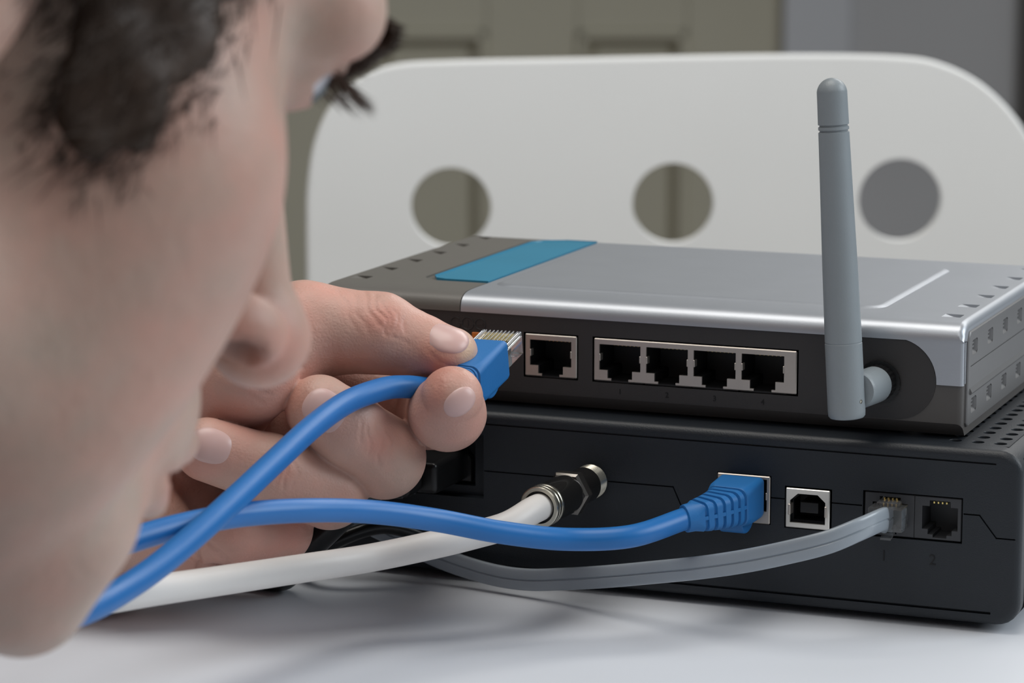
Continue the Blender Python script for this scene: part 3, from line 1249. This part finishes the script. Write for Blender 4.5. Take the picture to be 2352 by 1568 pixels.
# --- white coaxial cable with its connector
co = np.array([CXx, -15.5, CXz])
cend = at(1240, 1164, -46)
ca = cend - co
Lc = np.linalg.norm(ca)
ca /= Lc
c3 = thing('coaxial_cable', 'thick white coaxial cable with a black connector screwed onto the modem', 'cable', co)
g = G()
g.lathe([(0, 4.6), (.2, 5.05), (9.5, 5.05), (9.8, 4.9)], co, ca, 40)
k_ = g.part('connector_collar', M['dark_chrome'], c3, angle=35)
g = G()
g.lathe([(9.4, 6.1), (9.7, 6.6), (12.4, 6.6), (13.2, 5.9)], co, ca, 6)
g.part('hex_nut', mat('hex_nut_metal', (120, 116, 112), .2, metal=.9), c3, angle=10)
g = G()
g.lathe([(13, 5.35), (14.5, 5.6), (Lc - 4, 5.6), (Lc - 3.8, 5.3)], co, ca, 40)
g.part('compression_sleeve', M['dark_chrome'], c3, angle=35)
g = G()
for t0 in (Lc - 3.7, Lc - 1.9):
    g.lathe([(t0 - .1, 5.2), (t0, 5.62), (t0 + .35, 5.8), (t0 + .9, 5.8), (t0 + 1.2, 5.6), (t0 + 1.3, 5.3)], co, ca, 40)
g.lathe([(Lc - .7, 5.35), (Lc - .3, 5.75), (Lc + .5, 5.7), (Lc + .75, 5.4), (Lc + .75, 4.5), (Lc - 1, 4.4)], co, ca, 40, cap=False)
g.part('nickel_ring', M['nickel'], c3, angle=35)
g = G()
g.lathe([(Lc - 1.2, 4.6), (Lc - .4, 4.6)], co, ca, 32)
g.part('inner_seal', M['hole'], c3)
pts = [cend - ca * 5, cend + ca * .2, cend + ca * 6]
for px, py, d in ((1165, 1206, 807), (1090, 1228, 804), (1000, 1250, 800), (850, 1281, 798), (700, 1304, 784), (500, 1334, 756), (350, 1356, 728), (220, 1377, 705), (60, 1400, 690), (-180, 1420, 690)):
    pts.append(atd(px, py, d))
pts += trail(-300, 4.0)
cable(c3, pts, 3.75, M['white_cable'], n=28)

# --- flat grey telephone cable
po = np.array([-16.9, -10.6, 30.3])
c4 = thing('telephone_cable', 'flat grey telephone cable with a small clear plug in the modem', 'cable', po)
TP = frame(po, (0, 1, 0))
g = G()
g.box(-4.8, 4.8, -5.5, 8, -3.4, 3.0, .4, 2, mtx=TP)
g.box(-3.2, 3.2, -2.5, 8, 2.9, 4.0, .3, 2, mtx=TP)
pp = g.part('clear_plug', M['clear'], c4)
g = G()
g.prism([(6, -3.4), (-4, -6.0), (-4, -5.4), (4, -2.7)], -1.5, 1.5, 'x', mtx=TP)
g.part('latch', M['clear'], pp)
for k in range(4):
    g = G()
    g.box(-1.9 + k * 1.15, -1.5 + k * 1.15, 1, 7, 2.6, 4.2, mtx=TP)
    g.part('gold_contact', M['gold'], pp)
pts = [po + np.array([0, 2, -.4]), po + np.array([-.3, -4.5, -.7])]
for px, py, y in ((2028, 1192, -24), (1975, 1215, -34), (1900, 1245, -40), (1800, 1270, -42), (1700, 1290, -41), (1600, 1304, -38), (1500, 1314, -34), (1400, 1323, -29), (1300, 1329, -24), (1220, 1331, -21), (1150, 1323, -19), (1080, 1305, -17), (1010, 1280, -16), (940, 1247, -16), (880, 1218, -16), (820, 1190, -17), (760, 1180, -20)):
    pts.append(at(px, py, y))
fl = []
for a in np.linspace(0, 2 * PI, 56, endpoint=False):
    ca_, sa_ = math.cos(a), math.sin(a)
    th = 1.2 * (abs(sa_) ** .5) * (1 - .3 * math.exp(-(ca_ * 3.15 / .13) ** 2))
    fl.append((math.copysign(th, sa_), 3.15 * ca_))
fl = [(y, x) for y, x in fl]
p = spline(pts, 12)
g = G()
g.loft(tube_secs(p, fl, (0, 0, 1)))
g.part('jacket', M['grey_cable'], c4, angle=40)

# --- black power cable behind the hand
c5 = thing('power_cable', 'black power cable looping down to the table behind the hand', 'cable', (-156, -6, 33))
g = G()
TQ = frame(np.array([-156, -6, 33.5]), (0, 1, 0))
g.box(-13, 13, -22, 3, -4.5, 4.5, 1.5, 3, mtx=TQ)
g.box(-9, 9, -32, -21, -4, 4, 2.5, 3, mtx=TQ)
for k in range(4):
    g.box(-7 + k * .3, 7 - k * .3, -23.2 - k * 2.2, -22.2 - k * 2.2, -4.6, 4.6, .3, 1, mtx=TQ)
g.part('plug_body', M['black'], c5)
pts = [(-156, -35, 33.5), (-157, -42, 32), (-163, -46, 26), (-172, -47, 17), (-180, -45, 8.5), (-186, -41, 4.4), (-196, -40, 4.2), (-211, -40, 4.2), (-228, -32, 4.2), (-240, 0, 4.2), (-250, 60, 4.2), (-280, 160, 4.2)]
cable(c5, pts, 4.0, M['black_cable'])
pts = [(-150, -12.5, 12), (-162, -22, 17), (-174, -30, 13), (-184, -28, 5), (-200, -12, 3), (-230, 20, 3), (-260, 90, 3)]
c6 = thing('power_cable', 'thin black cable curving beside the dark left end of the modem', 'cable', pts[0])
cable(c6, pts, 2.1, M['black_cable'])

# ================================================================ PERSON
# ---- head frame: F forward (nose), U up, R the person's right (towards the camera)
psi, th, ro = math.radians(36), math.radians(22), math.radians(-8.4)
F0 = CR * math.cos(psi) - CT * math.sin(psi)
R_ = CR * math.sin(psi) + CT * math.cos(psi)
F_ = F0 * math.cos(th) - CU * math.sin(th)
U_ = CU * math.cos(th) + F0 * math.sin(th)
R_, U_ = R_ * math.cos(ro) + U_ * math.sin(ro), U_ * math.cos(ro) - R_ * math.sin(ro)
EYE = atd(712, 228, 574)
HM = np.stack([R_, F_, U_])          # rows


def h2w(p):
    return EYE + (np.asarray(p, float) - np.array([32, 78, 0.])) @ HM


def w2h(P):
    return (P - EYE) @ HM.T + np.array([32, 78, 0.])


def sym(P):
    Q = P.copy()
    Q[:, 0] = np.abs(Q[:, 0])
    return Q


def head_sdf(P):
    Q = sym(P)
    d = ell(P, (0, -14, 40), (74, 96, 80))
    d = smin(d, ell(P, (0, 41, 34), (60, 50, 50)), 16)
    d = smin(d, ell(P, (0, 24, -36), (59, 54, 69)), 24)
    d = smin(d, rc(Q, (50, 8, -65), (13, 68, -104), 17, 15), 20)
    d = smin(d, ell(P, (0, 79, -107), (17, 12, 13)), 10)
    d = smin(d, ell(Q, (49, 44.5, -26), (18, 22, 20)), 24)
    d = smin(d, ell(Q, (36, 49.5, -56), (22, 23, 34)), 26)
    d = smin(d, rc(Q, (8, 85, 15), (46, 70, 14), 8, 8), 10)
    d = smin(d, ell(P, (0, 77, -67), (27, 19, 20)), 13)
    # nose
    d = smin(d, rc(P, (0, 77, 5), (0, 101, -37), 6.5, 8.3), 8)
    d = smin(d, ell(P, (0, 105.5, -42.5), (11.5, 10.5, 10.5)), 4)
    d = smin(d, ell(Q, (12.5, 94.5, -43.5), (6.4, 10, 7.4)), 3)
    d = smax(d, -ell(Q, (15.5, 95, -49.5), (5.5, 5.2, 4.2)), 1.0)
    # lips
    d = smin(d, rc(Q, (2, 96.5, -69), (18, 87, -74), 4.8, 2.8), 3)
    d = smin(d, rc(Q, (0, 95.0, -81.5), (17, 87.5, -78), 6.0, 3.4), 3)
    d = smax(d, -rc(Q, (0, 101, -75.4), (21, 88, -75.8), 1.0, .9), 1.6)
    d = smax(d, -ell(P, (0, 98, -91), (11, 6, 4.5)), 6)
    d = smin(d, ell(Q, (17, 71, -91), (17, 15, 14)), 11)
    # eye sockets, lids
    d = smax(d, -ell(Q, (31, 86, 4), (15, 9, 8)), 9)
    d = smin(d, ell(Q, (31, 68.5, 6), (13.5, 13.0, 11.4)), 3)
    d = smax(d, -ell(Q, (35, 80, 2.4), (13.5, 9, 3.8)), 1.0)
    # ear
    e = ell(Q, (75, -12, -8), (5.5, 17, 31), np.array([[.94, .34, 0], [-.34, .94, 0], [0, 0, 1]]))
    e = smax(e, -ell(Q, (80, -7, -6), (5, 10, 17)), 2)
    e = smin(e, rc(Q, (76, 0, 14), (79, -20, 18), 2.8, 2.6), 2)
    e = smin(e, rc(Q, (79, -22, 14), (78, -20, -14), 2.6, 2.4), 2)
    d = smin(d, e, 4)
    # neck
    d = smin(d, rc(P, (0, -28, -45), (0, -95, -125), 52, 56), 18)
    return d


pr_ = thing('person', 'short-haired person leaning in close, holding a blue network plug in one hand', 'person', tuple(h2w((0, -120, -600))))
hv, hf = polygonise(head_sdf, (-92, -160, -180), (92, 128, 124), 1.7, block=8, margin=9)
Nh = vnormals(hv, hf)
hw = h2w(hv)


def gau(P, c, s):
    return np.exp(-(((P - np.array(c)) / np.array(s)) ** 2).sum(1))


SKIN = np.array(srgb((198, 171, 157)))
RED = np.array(srgb((196, 128, 114)))
Qh = sym(hv)
red = .55 * gau(Qh, (46, 56, -32), (24, 26, 22)) + .6 * gau(Qh, (12, 98, -44), (12, 14, 9)) + .35 * gau(Qh, (0, 112, -38), (9, 9, 9)) + .3 * gau(Qh, (76, -10, -8), (9, 20, 32))
red += .9 * gau(Qh, (8, 93, -77.5), (16, 9, 6.0)) + .4 * gau(Qh, (31, 84, -1), (16, 9, 7))
red = np.clip(red, 0, 1)
ht = SKIN * (1 - red[:, None]) + RED * red[:, None]
nostril_shade = gau(Qh, (14.5, 95, -47.5), (5, 4.2, 3.4))[:, None]
ht = ht * (1 - .85 * nostril_shade)  # shade inside the nostril, put into the skin colour
stub = np.clip(gau(Qh, (34, 50, -88), (40, 50, 28)), 0, 1)[:, None] * .16
ht = ht * (1 - stub) + np.array(srgb((120, 112, 104))) * stub

# ---- hand (left hand seen from the palm side, fingers curled, thumb on top)


def hp(px, py, d):
    return tuple(atd(px, py, d))


def sd_thumb(P):
    d = rc(P, hp(700, 757, 824), hp(873, 765, 822), 13.2, 10.6)
    d = smin(d, rc(P, hp(873, 765, 822), hp(960, 795, 822), 10.6, 8.6), 3)
    d = smin(d, rc(P, hp(960, 797, 822), hp(1042, 808, 822), 8.7, 6.4), 3)
    d = smin(d, ell(P, hp(1018, 810, 819), (9, 8, 6.9)), 2)
    return smin(d, rc(P, hp(560, 862, 812), hp(700, 762, 824), 13.5, 13.0), 3)


def sd_index(P):
    d = rc(P, hp(640, 850, 848), hp(930, 930, 842), 11, 9.5)
    d = smin(d, rc(P, hp(985, 950, 836), hp(1028, 947, 810), 10, 10.0), 3)
    return smin(d, rc(P, hp(1028, 947, 808), hp(1038, 912, 803), 10.0, 8.3), 2.5)


def sd_middle(P):
    d = rc(P, hp(640, 960, 849), hp(880, 1050, 826), 11, 11)
    d = smin(d, rc(P, hp(882, 1050, 815), hp(800, 985, 806), 11.4, 9.6), 3)
    return smin(d, rc(P, hp(800, 985, 806), hp(735, 940, 805), 9.6, 9.3), 2.5)


def sd_ring(P):
    d = rc(P, hp(560, 1070, 848), hp(757, 1128, 822), 11, 10)
    d = smin(d, rc(P, hp(757, 1128, 813), hp(620, 1078, 804), 10.4, 9.2), 3)
    return smin(d, rc(P, hp(620, 1078, 804), hp(476, 1032, 800), 9.2, 8.5), 2.5)


def hand_sdf(P):
    d = sd_thumb(P)
    then = smin(rc(P, hp(470, 960, 825), hp(575, 862, 808), 15, 12.0), ell(P, hp(590, 868, 806), (11, 9, 10)), 4)
    d = smin(d, then, 1.6)
    # palm body
    pm = rc(P, hp(130, 1235, 836), hp(640, 850, 848), 21, 11)
    pm = smin(pm, rc(P, hp(130, 1235, 836), hp(640, 960, 849), 20, 11), 8)
    pm = smin(pm, rc(P, hp(130, 1240, 836), hp(560, 1070, 848), 19, 11), 8)
    pm = smin(pm, rc(P, hp(150, 1245, 836), hp(440, 1262, 838), 17, 11.5), 8)
    pm = smin(pm, rc(P, hp(300, 1200, 820), hp(420, 1270, 820), 16, 9.5), 5)
    d = smin(d, pm, 4)
    d = smin(d, sd_index(P), .9)
    d = smin(d, sd_middle(P), .8)
    d = smin(d, sd_ring(P), .8)
    # little finger
    li = rc(P, hp(440, 1262, 840), hp(640, 1222, 826), 11, 9)
    li = smin(li, rc(P, hp(640, 1208, 820), hp(540, 1222, 812), 9.4, 8.2), 3)
    li = smin(li, rc(P, hp(540, 1222, 812), hp(472, 1232, 812), 8.2, 7.2), 2.5)
    d = smin(d, li, .8)
    # wrist
    d = smin(d, rc(P, hp(130, 1235, 836), hp(-200, 1190, 848), 22, 26), 8)
    return d


lo = np.array([hp(-150, 1300, 850), hp(700, 600, 870), hp(1150, 1100, 790), hp(100, 1450, 800), hp(100, 1450, 880), hp(1100, 640, 860), hp(400, 800, 780)])
hl, hh_ = lo.min(0) - 6, lo.max(0) + 6


def hand_cut(P):
    return np.maximum(hand_sdf(P), -3.0 - P[:, 2] * 0 + (-(P[:, 2] - .8)) - 0 * P[:, 0] + 3.0)


gv_, gf_ = polygonise(hand_cut, hl, hh_, .62, block=8, margin=3, newton=2)


def project(v):
    q = v - CAM
    z = -(q @ CT)
    return 1176 + F_PX * (q @ CR) / z, 784 - F_PX * (q @ CU) / z, z


gN = vnormals(gv_, gf_)
px_, py_, pz_ = project(gv_)
facing = gN @ CT > .05


def seg_dist(X, Y, poly):
    best = np.full(len(X), 1e9)
    for (x0, y0), (x1, y1) in zip(poly[:-1], poly[1:]):
        dx, dy = x1 - x0, y1 - y0
        t = np.clip(((X - x0) * dx + (Y - y0) * dy) / (dx * dx + dy * dy), 0, 1)
        best = np.minimum(best, np.hypot(X - x0 - t * dx, Y - y0 - t * dy))
    return best


CREASES = [  # outline of skin folds at the knuckles, (points, depth mm, width px, nearest depth limit)
    ([(858, 676), (866, 705), (884, 728), (888, 765)], .55, 5, 835), ([(880, 690), (893, 722), (897, 760)], .5, 5, 835),
    ([(835, 672), (845, 705), (868, 745)], .4, 5, 835), ([(905, 715), (915, 745), (905, 775)], .35, 5, 835), ([(925, 735), (935, 765)], .3, 5, 835),
    ([(870, 740), (895, 770), (935, 790)], .3, 4, 835), ([(812, 680), (820, 720), (850, 770)], .25, 5, 835), ([(780, 670), (800, 710), (815, 760)], .22, 6, 835),
    ([(1000, 770), (985, 800), (1005, 835), (1060, 845)], .35, 6, 835),
    ([(868, 975), (882, 1005), (870, 1040), (874, 1065)], .5, 5, 812), ([(845, 980), (850, 1010), (846, 1045)], .45, 5, 812), ([(890, 990), (903, 1020), (896, 1050)], .35, 5, 812),
    ([(828, 972), (834, 995), (830, 1020)], .3, 5, 812),
    ([(655, 1035), (664, 1065), (650, 1100), (655, 1125)], .5, 5, 810), ([(636, 1055), (642, 1085), (632, 1110)], .4, 5, 810), ([(676, 1060), (684, 1090), (672, 1120)], .35, 5, 810),
    ([(1010, 880), (1000, 905)], .2, 6, 805),
    ([(500, 850), (560, 880), (620, 905)], .3, 6, 815), ([(505, 880), (560, 905), (610, 925)], .28, 6, 815), ([(510, 835), (580, 860), (640, 870)], .25, 6, 815), ([(560, 855), (600, 880), (650, 885)], .25, 5, 815),
    ([(453, 1215), (457, 1260), (452, 1310)], 1.6, 8, 860), ([(470, 1240), (500, 1262), (530, 1300)], .8, 7, 860), ([(640, 1262), (690, 1240), (716, 1235)], .4, 6, 860),
    ([(695, 838), (660, 845), (615, 850)], 1.0, 8, 818),
]
disp = np.zeros(len(gv_))
for poly, dep, wid, lim in CREASES:
    dd = seg_dist(px_ + 4 * np.sin(py_ * .09 + px_ * .03), py_ + 3 * np.sin(px_ * .07), poly)
    wid = wid * .72
    disp += dep * .65 * np.exp(-(dd / wid) ** 2) * (facing & (pz_ < lim))
gv_ = gv_ - gN * np.minimum(disp, 1.2)[:, None]
red = np.zeros(len(gv_))
for x, y, s, a in ((880, 735, 45, .7), (985, 790, 40, .6), (1000, 850, 40, .6), (870, 1020, 45, .7), (655, 1080, 45, .7), (1000, 920, 40, .75), (1060, 1000, 60, .35), (690, 915, 55, .7), (1040, 850, 35, .3), (620, 890, 60, .25), (430, 1080, 60, .6), (800, 1140, 60, .3), (560, 990, 80, .4), (680, 1230, 50, .5), (560, 1250, 60, .3)):
    red += a * np.exp(-((px_ - x) ** 2 + (py_ - y) ** 2) / s ** 2)
red = np.clip(red * .72 + .14, 0, .8)[:, None]
gt = np.array(srgb((202, 169, 156))) * (1 - red) + np.array(srgb((196, 130, 114))) * red
pale = (.5 * np.exp(-(((px_ - 1075) / 22) ** 2 + ((py_ - 805) / 35) ** 2)))[:, None]
gt = gt * (1 - pale) + np.array(srgb((214, 196, 160))) * pale

# ---- upper body, coarse, joined to head and hand
Nk = h2w((0, -95, -125))
lat = np.array([.78, -.62, 0.])
fw = np.array([.62, .78, 0.])
SL = Nk - lat * 165 - fw * 45 + np.array([0, 0, -25])
SR = Nk + lat * 165 - fw * 60 + np.array([0, 0, -60])
WR = np.array(hp(-180, 1195, 848))
EL = WR + np.array([-170, -150, 22])
CHS = Nk - fw * 190 + np.array([0, 0, -160])
HIP = CHS - fw * 110 + np.array([0, 0, -330])
ER = SR + np.array([60, -80, -270])
WRR = ER + np.array([-150, 60, -170])


def body_sdf(P, o=0.0):
    d = rc(P, Nk + (h2w((0, -28, -45)) - Nk) * .3, Nk - fw * 30 + np.array([0, 0, -30]), 53 + o * .3, 62 + o)
    d = smin(d, ell(P, CHS, (150 + o, 130 + o, 190 + o)), 60)
    d = smin(d, rc(P, CHS, HIP, 120 + o, 130 + o), 40)
    d = smin(d, rc(P, SL, SR, 56 + o, 56 + o), 50)
    d = smin(d, rc(P, SL, EL, 50 + o, 38 + o), 20)
    d = smin(d, rc(P, EL, WR, 38 + o, 26 + o), 8)
    d = smin(d, rc(P, SR, ER, 50 + o, 40 + o), 20)
    d = smin(d, rc(P, ER, WRR, 38 + o, 27 + o), 10)
    return d


al = np.array([SL, SR, EL, WR, CHS, HIP, ER, WRR, Nk])
bl, bh = al.min(0) - 150, al.max(0) + 150
bh[2] = min(bh[2], Nk[2] + 70)


def body_trim(P):
    return np.maximum(np.maximum(body_sdf(P), -640 - P[:, 2]), -np.maximum(P[:, 2] - .8, -433 - P[:, 1]))


bv, bf = polygonise(body_trim, bl, bh, 9., block=8, margin=60, newton=1)
bt = np.tile(SKIN, (len(bv), 1))
allv = np.vstack([hw, gv_, bv])
allf = np.vstack([hf, gf_ + len(hw), bf + len(hw) + len(gv_)])
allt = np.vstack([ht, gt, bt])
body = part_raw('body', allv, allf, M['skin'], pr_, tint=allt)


def shirt_sdf(P):
    d = body_sdf(P, 7.0)
    # neckline and cuff
    ax = h2w((0, -28, -45)) - Nk
    ax /= np.linalg.norm(ax)
    d = smax(d, (P - (Nk + ax * 2)) @ ax.astype(np.float32) - 14 * 1.0, 3)
    wa = (WR - EL) / np.linalg.norm(WR - EL)
    near = np.linalg.norm(P - WR, axis=1) < 90
    d = np.where(near, np.maximum(d, (P - (WR - wa * 35)) @ wa), d)
    return np.maximum(np.maximum(d, -640 - P[:, 2]), -np.maximum(P[:, 2] - .4, -432 - P[:, 1]))


sv, sf = polygonise(shirt_sdf, bl - 12, bh + 12, 8., block=8, margin=70, newton=1)
part_raw('shirt', sv, sf, M['shirt'], pr_)


# ---- fingernails lie on the fingertips
def trace(f, px, py, d0):
    dr = atd(px, py, 1000.) - CAM
    dr /= np.linalg.norm(dr)
    p = CAM + dr * d0
    for _ in range(80):
        d = float(f(np.array([p], np.float32))[0])
        p = p + dr * d
        if abs(d) < .02:
            break
    return p


def grad(f, P, e=.3):
    I = np.eye(3, dtype=np.float32)
    g_ = np.stack([f(P + I[a] * e) - f(P - I[a] * e) for a in range(3)], 1)
    return g_ / (np.linalg.norm(g_, axis=1, keepdims=True) + 1e-9)


def nail(sd, px, py, tip, wid, ln, nudge=(0, 0), d0=740, shape=2.6):
    c = trace(sd, px, py, d0)
    n = grad(sd, np.array([c], np.float32))[0]
    n = n + CR * nudge[0] + CU * nudge[1]
    n /= np.linalg.norm(n)
    t = CR * tip[0] + CU * tip[1]
    t = t - n * (t @ n)
    t /= np.linalg.norm(t)
    s = np.cross(n, t)
    nr, nt = 8, 36
    v = [c]
    k = [0.]
    for i in range(1, nr + 1):
        for j in range(nt):
            a = 2 * PI * j / nt
            ca, sa = math.cos(a), math.sin(a)
            q = (abs(ca) ** shape + abs(sa) ** shape) ** (-1 / shape)
            v.append(c + s * ca * q * wid / 2 * i / nr + t * sa * q * ln / 2 * i / nr)
            k.append(i / nr)
    v = np.array(v)
    k = np.array(k)
    P = v.astype(np.float32)
    for _ in range(6):
        d = sd(P)
        P = P - grad(sd, P) * d[:, None]
    N = grad(sd, P)
    off = .42 * (1 - k ** 6) - .25 * k ** 6
    b = (P - c) @ t / (ln / 2)
    off = off + .35 * np.clip(b, 0, 1) ** 4
    v = P + N * off[:, None]
    f = [[0, 1 + j, 1 + (j + 1) % nt] for j in range(nt)]
    for i in range(nr - 1):
        for j in range(nt):
            a = 1 + i * nt + j
            b_ = 1 + i * nt + (j + 1) % nt
            f.append([a, a + nt, b_ + nt, b_])
    # free edge gets a thin rim below
    part_raw('fingernail', v, f, M['nail'], pr_)


nail(sd_thumb, 1037, 777, (1, -.1), 15.5, 13.0, nudge=(0, .5), d0=790)
nail(sd_index, 1056, 922, (-.62, .78), 12.5, 8.5, nudge=(.25, -.25), shape=2.2)
nail(sd_middle, 743, 938, (-.75, .5), 13.6, 13.6)
nail(sd_ring, 480, 1020, (-1, .25), 12.4, 13)


# ---- eyes
for sx_ in (1, -1):
    c = h2w((31 * sx_, 68.2, 6))
    g = G()
    b = bmesh.new()
    bmesh.ops.create_uvsphere(b, u_segments=32, v_segments=20, radius=11.2)
    bmesh.ops.translate(b, verts=b.verts, vec=Vector(c))
    g.merge(b)
    ey = g.part('eyeball', M['eye'], pr_, angle=60)
    look = (h2w((31 * sx_, 200, -75)) - c)
    look /= np.linalg.norm(look)
    g = G()
    g.lathe([(9.4, 5.8), (10.2, 5.6), (11.2, 4.4), (11.7, 2.5), (11.9, .3)], c, look, 28)
    g.part('iris', M['iris'], ey, angle=60)


# ---- hair: a close cap with strands
def hair_mask(P):
    Q = sym(P)
    m = ell(P, (0, -30, 72), (90, 86, 66))
    m = smin(m, ell(P, (0, -80, 20), (84, 62, 70)), 10)
    m = smin(m, rc(Q, (68, 20, 40), (72, 10, 0), 22, 14), 8)
    m = smin(m, rc(Q, (68, 28, 14), (66, 25, -23), 18, 9.5), 4)
    m = m + 1.0 * np.sin(P[:, 1] * .5 + P[:, 2] * .23) + .8 * np.sin(P[:, 2] * .9 + P[:, 1] * .3)
    m = smax(m, -ell(Q, (80, -14, -8), (16, 17, 26)), 3)
    return m


def hair_sdf(P):
    w = 1.2 * np.sin(P[:, 0] * .31) * np.sin(P[:, 1] * .27 + 1) * np.sin(P[:, 2] * .33)
    return smax(head_sdf(P) - 1.6 - w, hair_mask(P), 3)


qv, qf = polygonise(hair_sdf, (-92, -150, -60), (92, 92, 140), 3.2, block=8, margin=12, newton=1)
hair = part_raw('hair', h2w(qv), qf, M['hair'], pr_)


def strands(roots, dirs, lens, rad, name, parent, bend=None, m=None):
    """thin tapering three-sided hairs of two joints"""
    n = len(roots)
    t = dirs / np.linalg.norm(dirs, axis=1, keepdims=True)
    a = np.cross(t, np.array([.3, .5, .8]))
    a /= np.linalg.norm(a, axis=1, keepdims=True)
    b = np.cross(t, a)
    V, Fc = [], []
    if bend is None:
        bend = np.zeros_like(roots)
    for k, (s, rr) in enumerate(((0, 1.), (.55, .75))):
        c = roots + t * (lens * s)[:, None] + bend * (s * s)
        for j in range(3):
            an_ = 2 * PI * j / 3
            V.append(c + (a * math.cos(an_) + b * math.sin(an_)) * rad * rr)
    V.append(roots + t * lens[:, None] + bend)
    V = np.stack(V, 1).reshape(-1, 3)
    base = (np.arange(n) * 7)[:, None]
    F4 = []
    F3 = []
    for j in range(3):
        j2 = (j + 1) % 3
        F4.append(base + np.array([[j, j2, 3 + j2, 3 + j]]))
        F3.append(base + np.array([[3 + j, 3 + j2, 6]]))
    faces = np.vstack(F4).tolist() + np.vstack(F3).tolist()
    return part_raw(name, V, faces, m or M['hair'], parent, kind='stuff')


Nq = vnormals(qv, qf)
sel = np.where((head_sdf(qv.astype(np.float32)) > .6))[0]
sel = RNG.choice(sel, 16000)
rt_ = qv[sel] + RNG.normal(0, 2.4, (16000, 3))
dr = Nq[sel] * .35 + np.array([0, -.35, -.8]) + RNG.normal(0, .3, (16000, 3))
strands(h2w(rt_), dr @ HM, RNG.uniform(5, 13, 16000), .16, 'hair_strands', hair)
_mk = hair_mask(hv.astype(np.float32))
_c = np.where((_mk > -2) & (_mk < 7) & (hv[:, 2] > -45))[0]
_c = RNG.choice(_c, 7000, p=np.exp(-np.maximum(_mk[_c], 0) / 2.6) / np.exp(-np.maximum(_mk[_c], 0) / 2.6).sum())
_d = Nh[_c] * .3 + np.array([0, -.3, -.85]) + RNG.normal(0, .3, (7000, 3))
strands(h2w(hv[_c]), _d @ HM, RNG.uniform(3, 7.5, 7000), .14, 'fine_hairs', hair)
for s in (1, -1):
    n = 1900
    u = RNG.uniform(0, 1, n)
    w = RNG.normal(0, 1, n)
    x = 5 + 42 * u ** 1.45
    y = 93.5 - 16 * u ** 2.2
    z = 11.5 + 6 * np.sin(u * 2.4) + w * 2.7 * (1 - .5 * u)
    R0 = np.stack([x * s, y + 6, z], 1).astype(np.float32)
    for _ in range(8):
        R0 = R0 - grad(head_sdf, R0) * head_sdf(R0)[:, None]
    dd_ = np.stack([s * (.75 + .2 * u), .25 - .3 * u, .25 - .5 * u], 1) + grad(head_sdf, R0) * .25 + RNG.normal(0, .12, (n, 3))
    strands(h2w(R0), dd_ @ HM, RNG.uniform(5, 8, n), .2, 'eyebrow', pr_)
    n = 90
    u = np.linspace(0, 1, n)
    x = 20 + 23 * u
    R0 = np.stack([x * s, 68.2 + np.sqrt(np.maximum(13.1 ** 2 - (x - 31) ** 2, 4)) - .3, 6.0 - 1.2 * np.abs(u - .5)], 1)
    dd_ = np.stack([s * (u - .4) * .8, np.full(n, .85), np.full(n, -.55)], 1) + RNG.normal(0, .06, (n, 3))
    strands(h2w(R0), dd_ @ HM, RNG.uniform(8.5, 11, n), .17, 'eyelashes', pr_, bend=np.tile(np.array([0, 1.2, 1.6]) @ HM, (n, 1)))
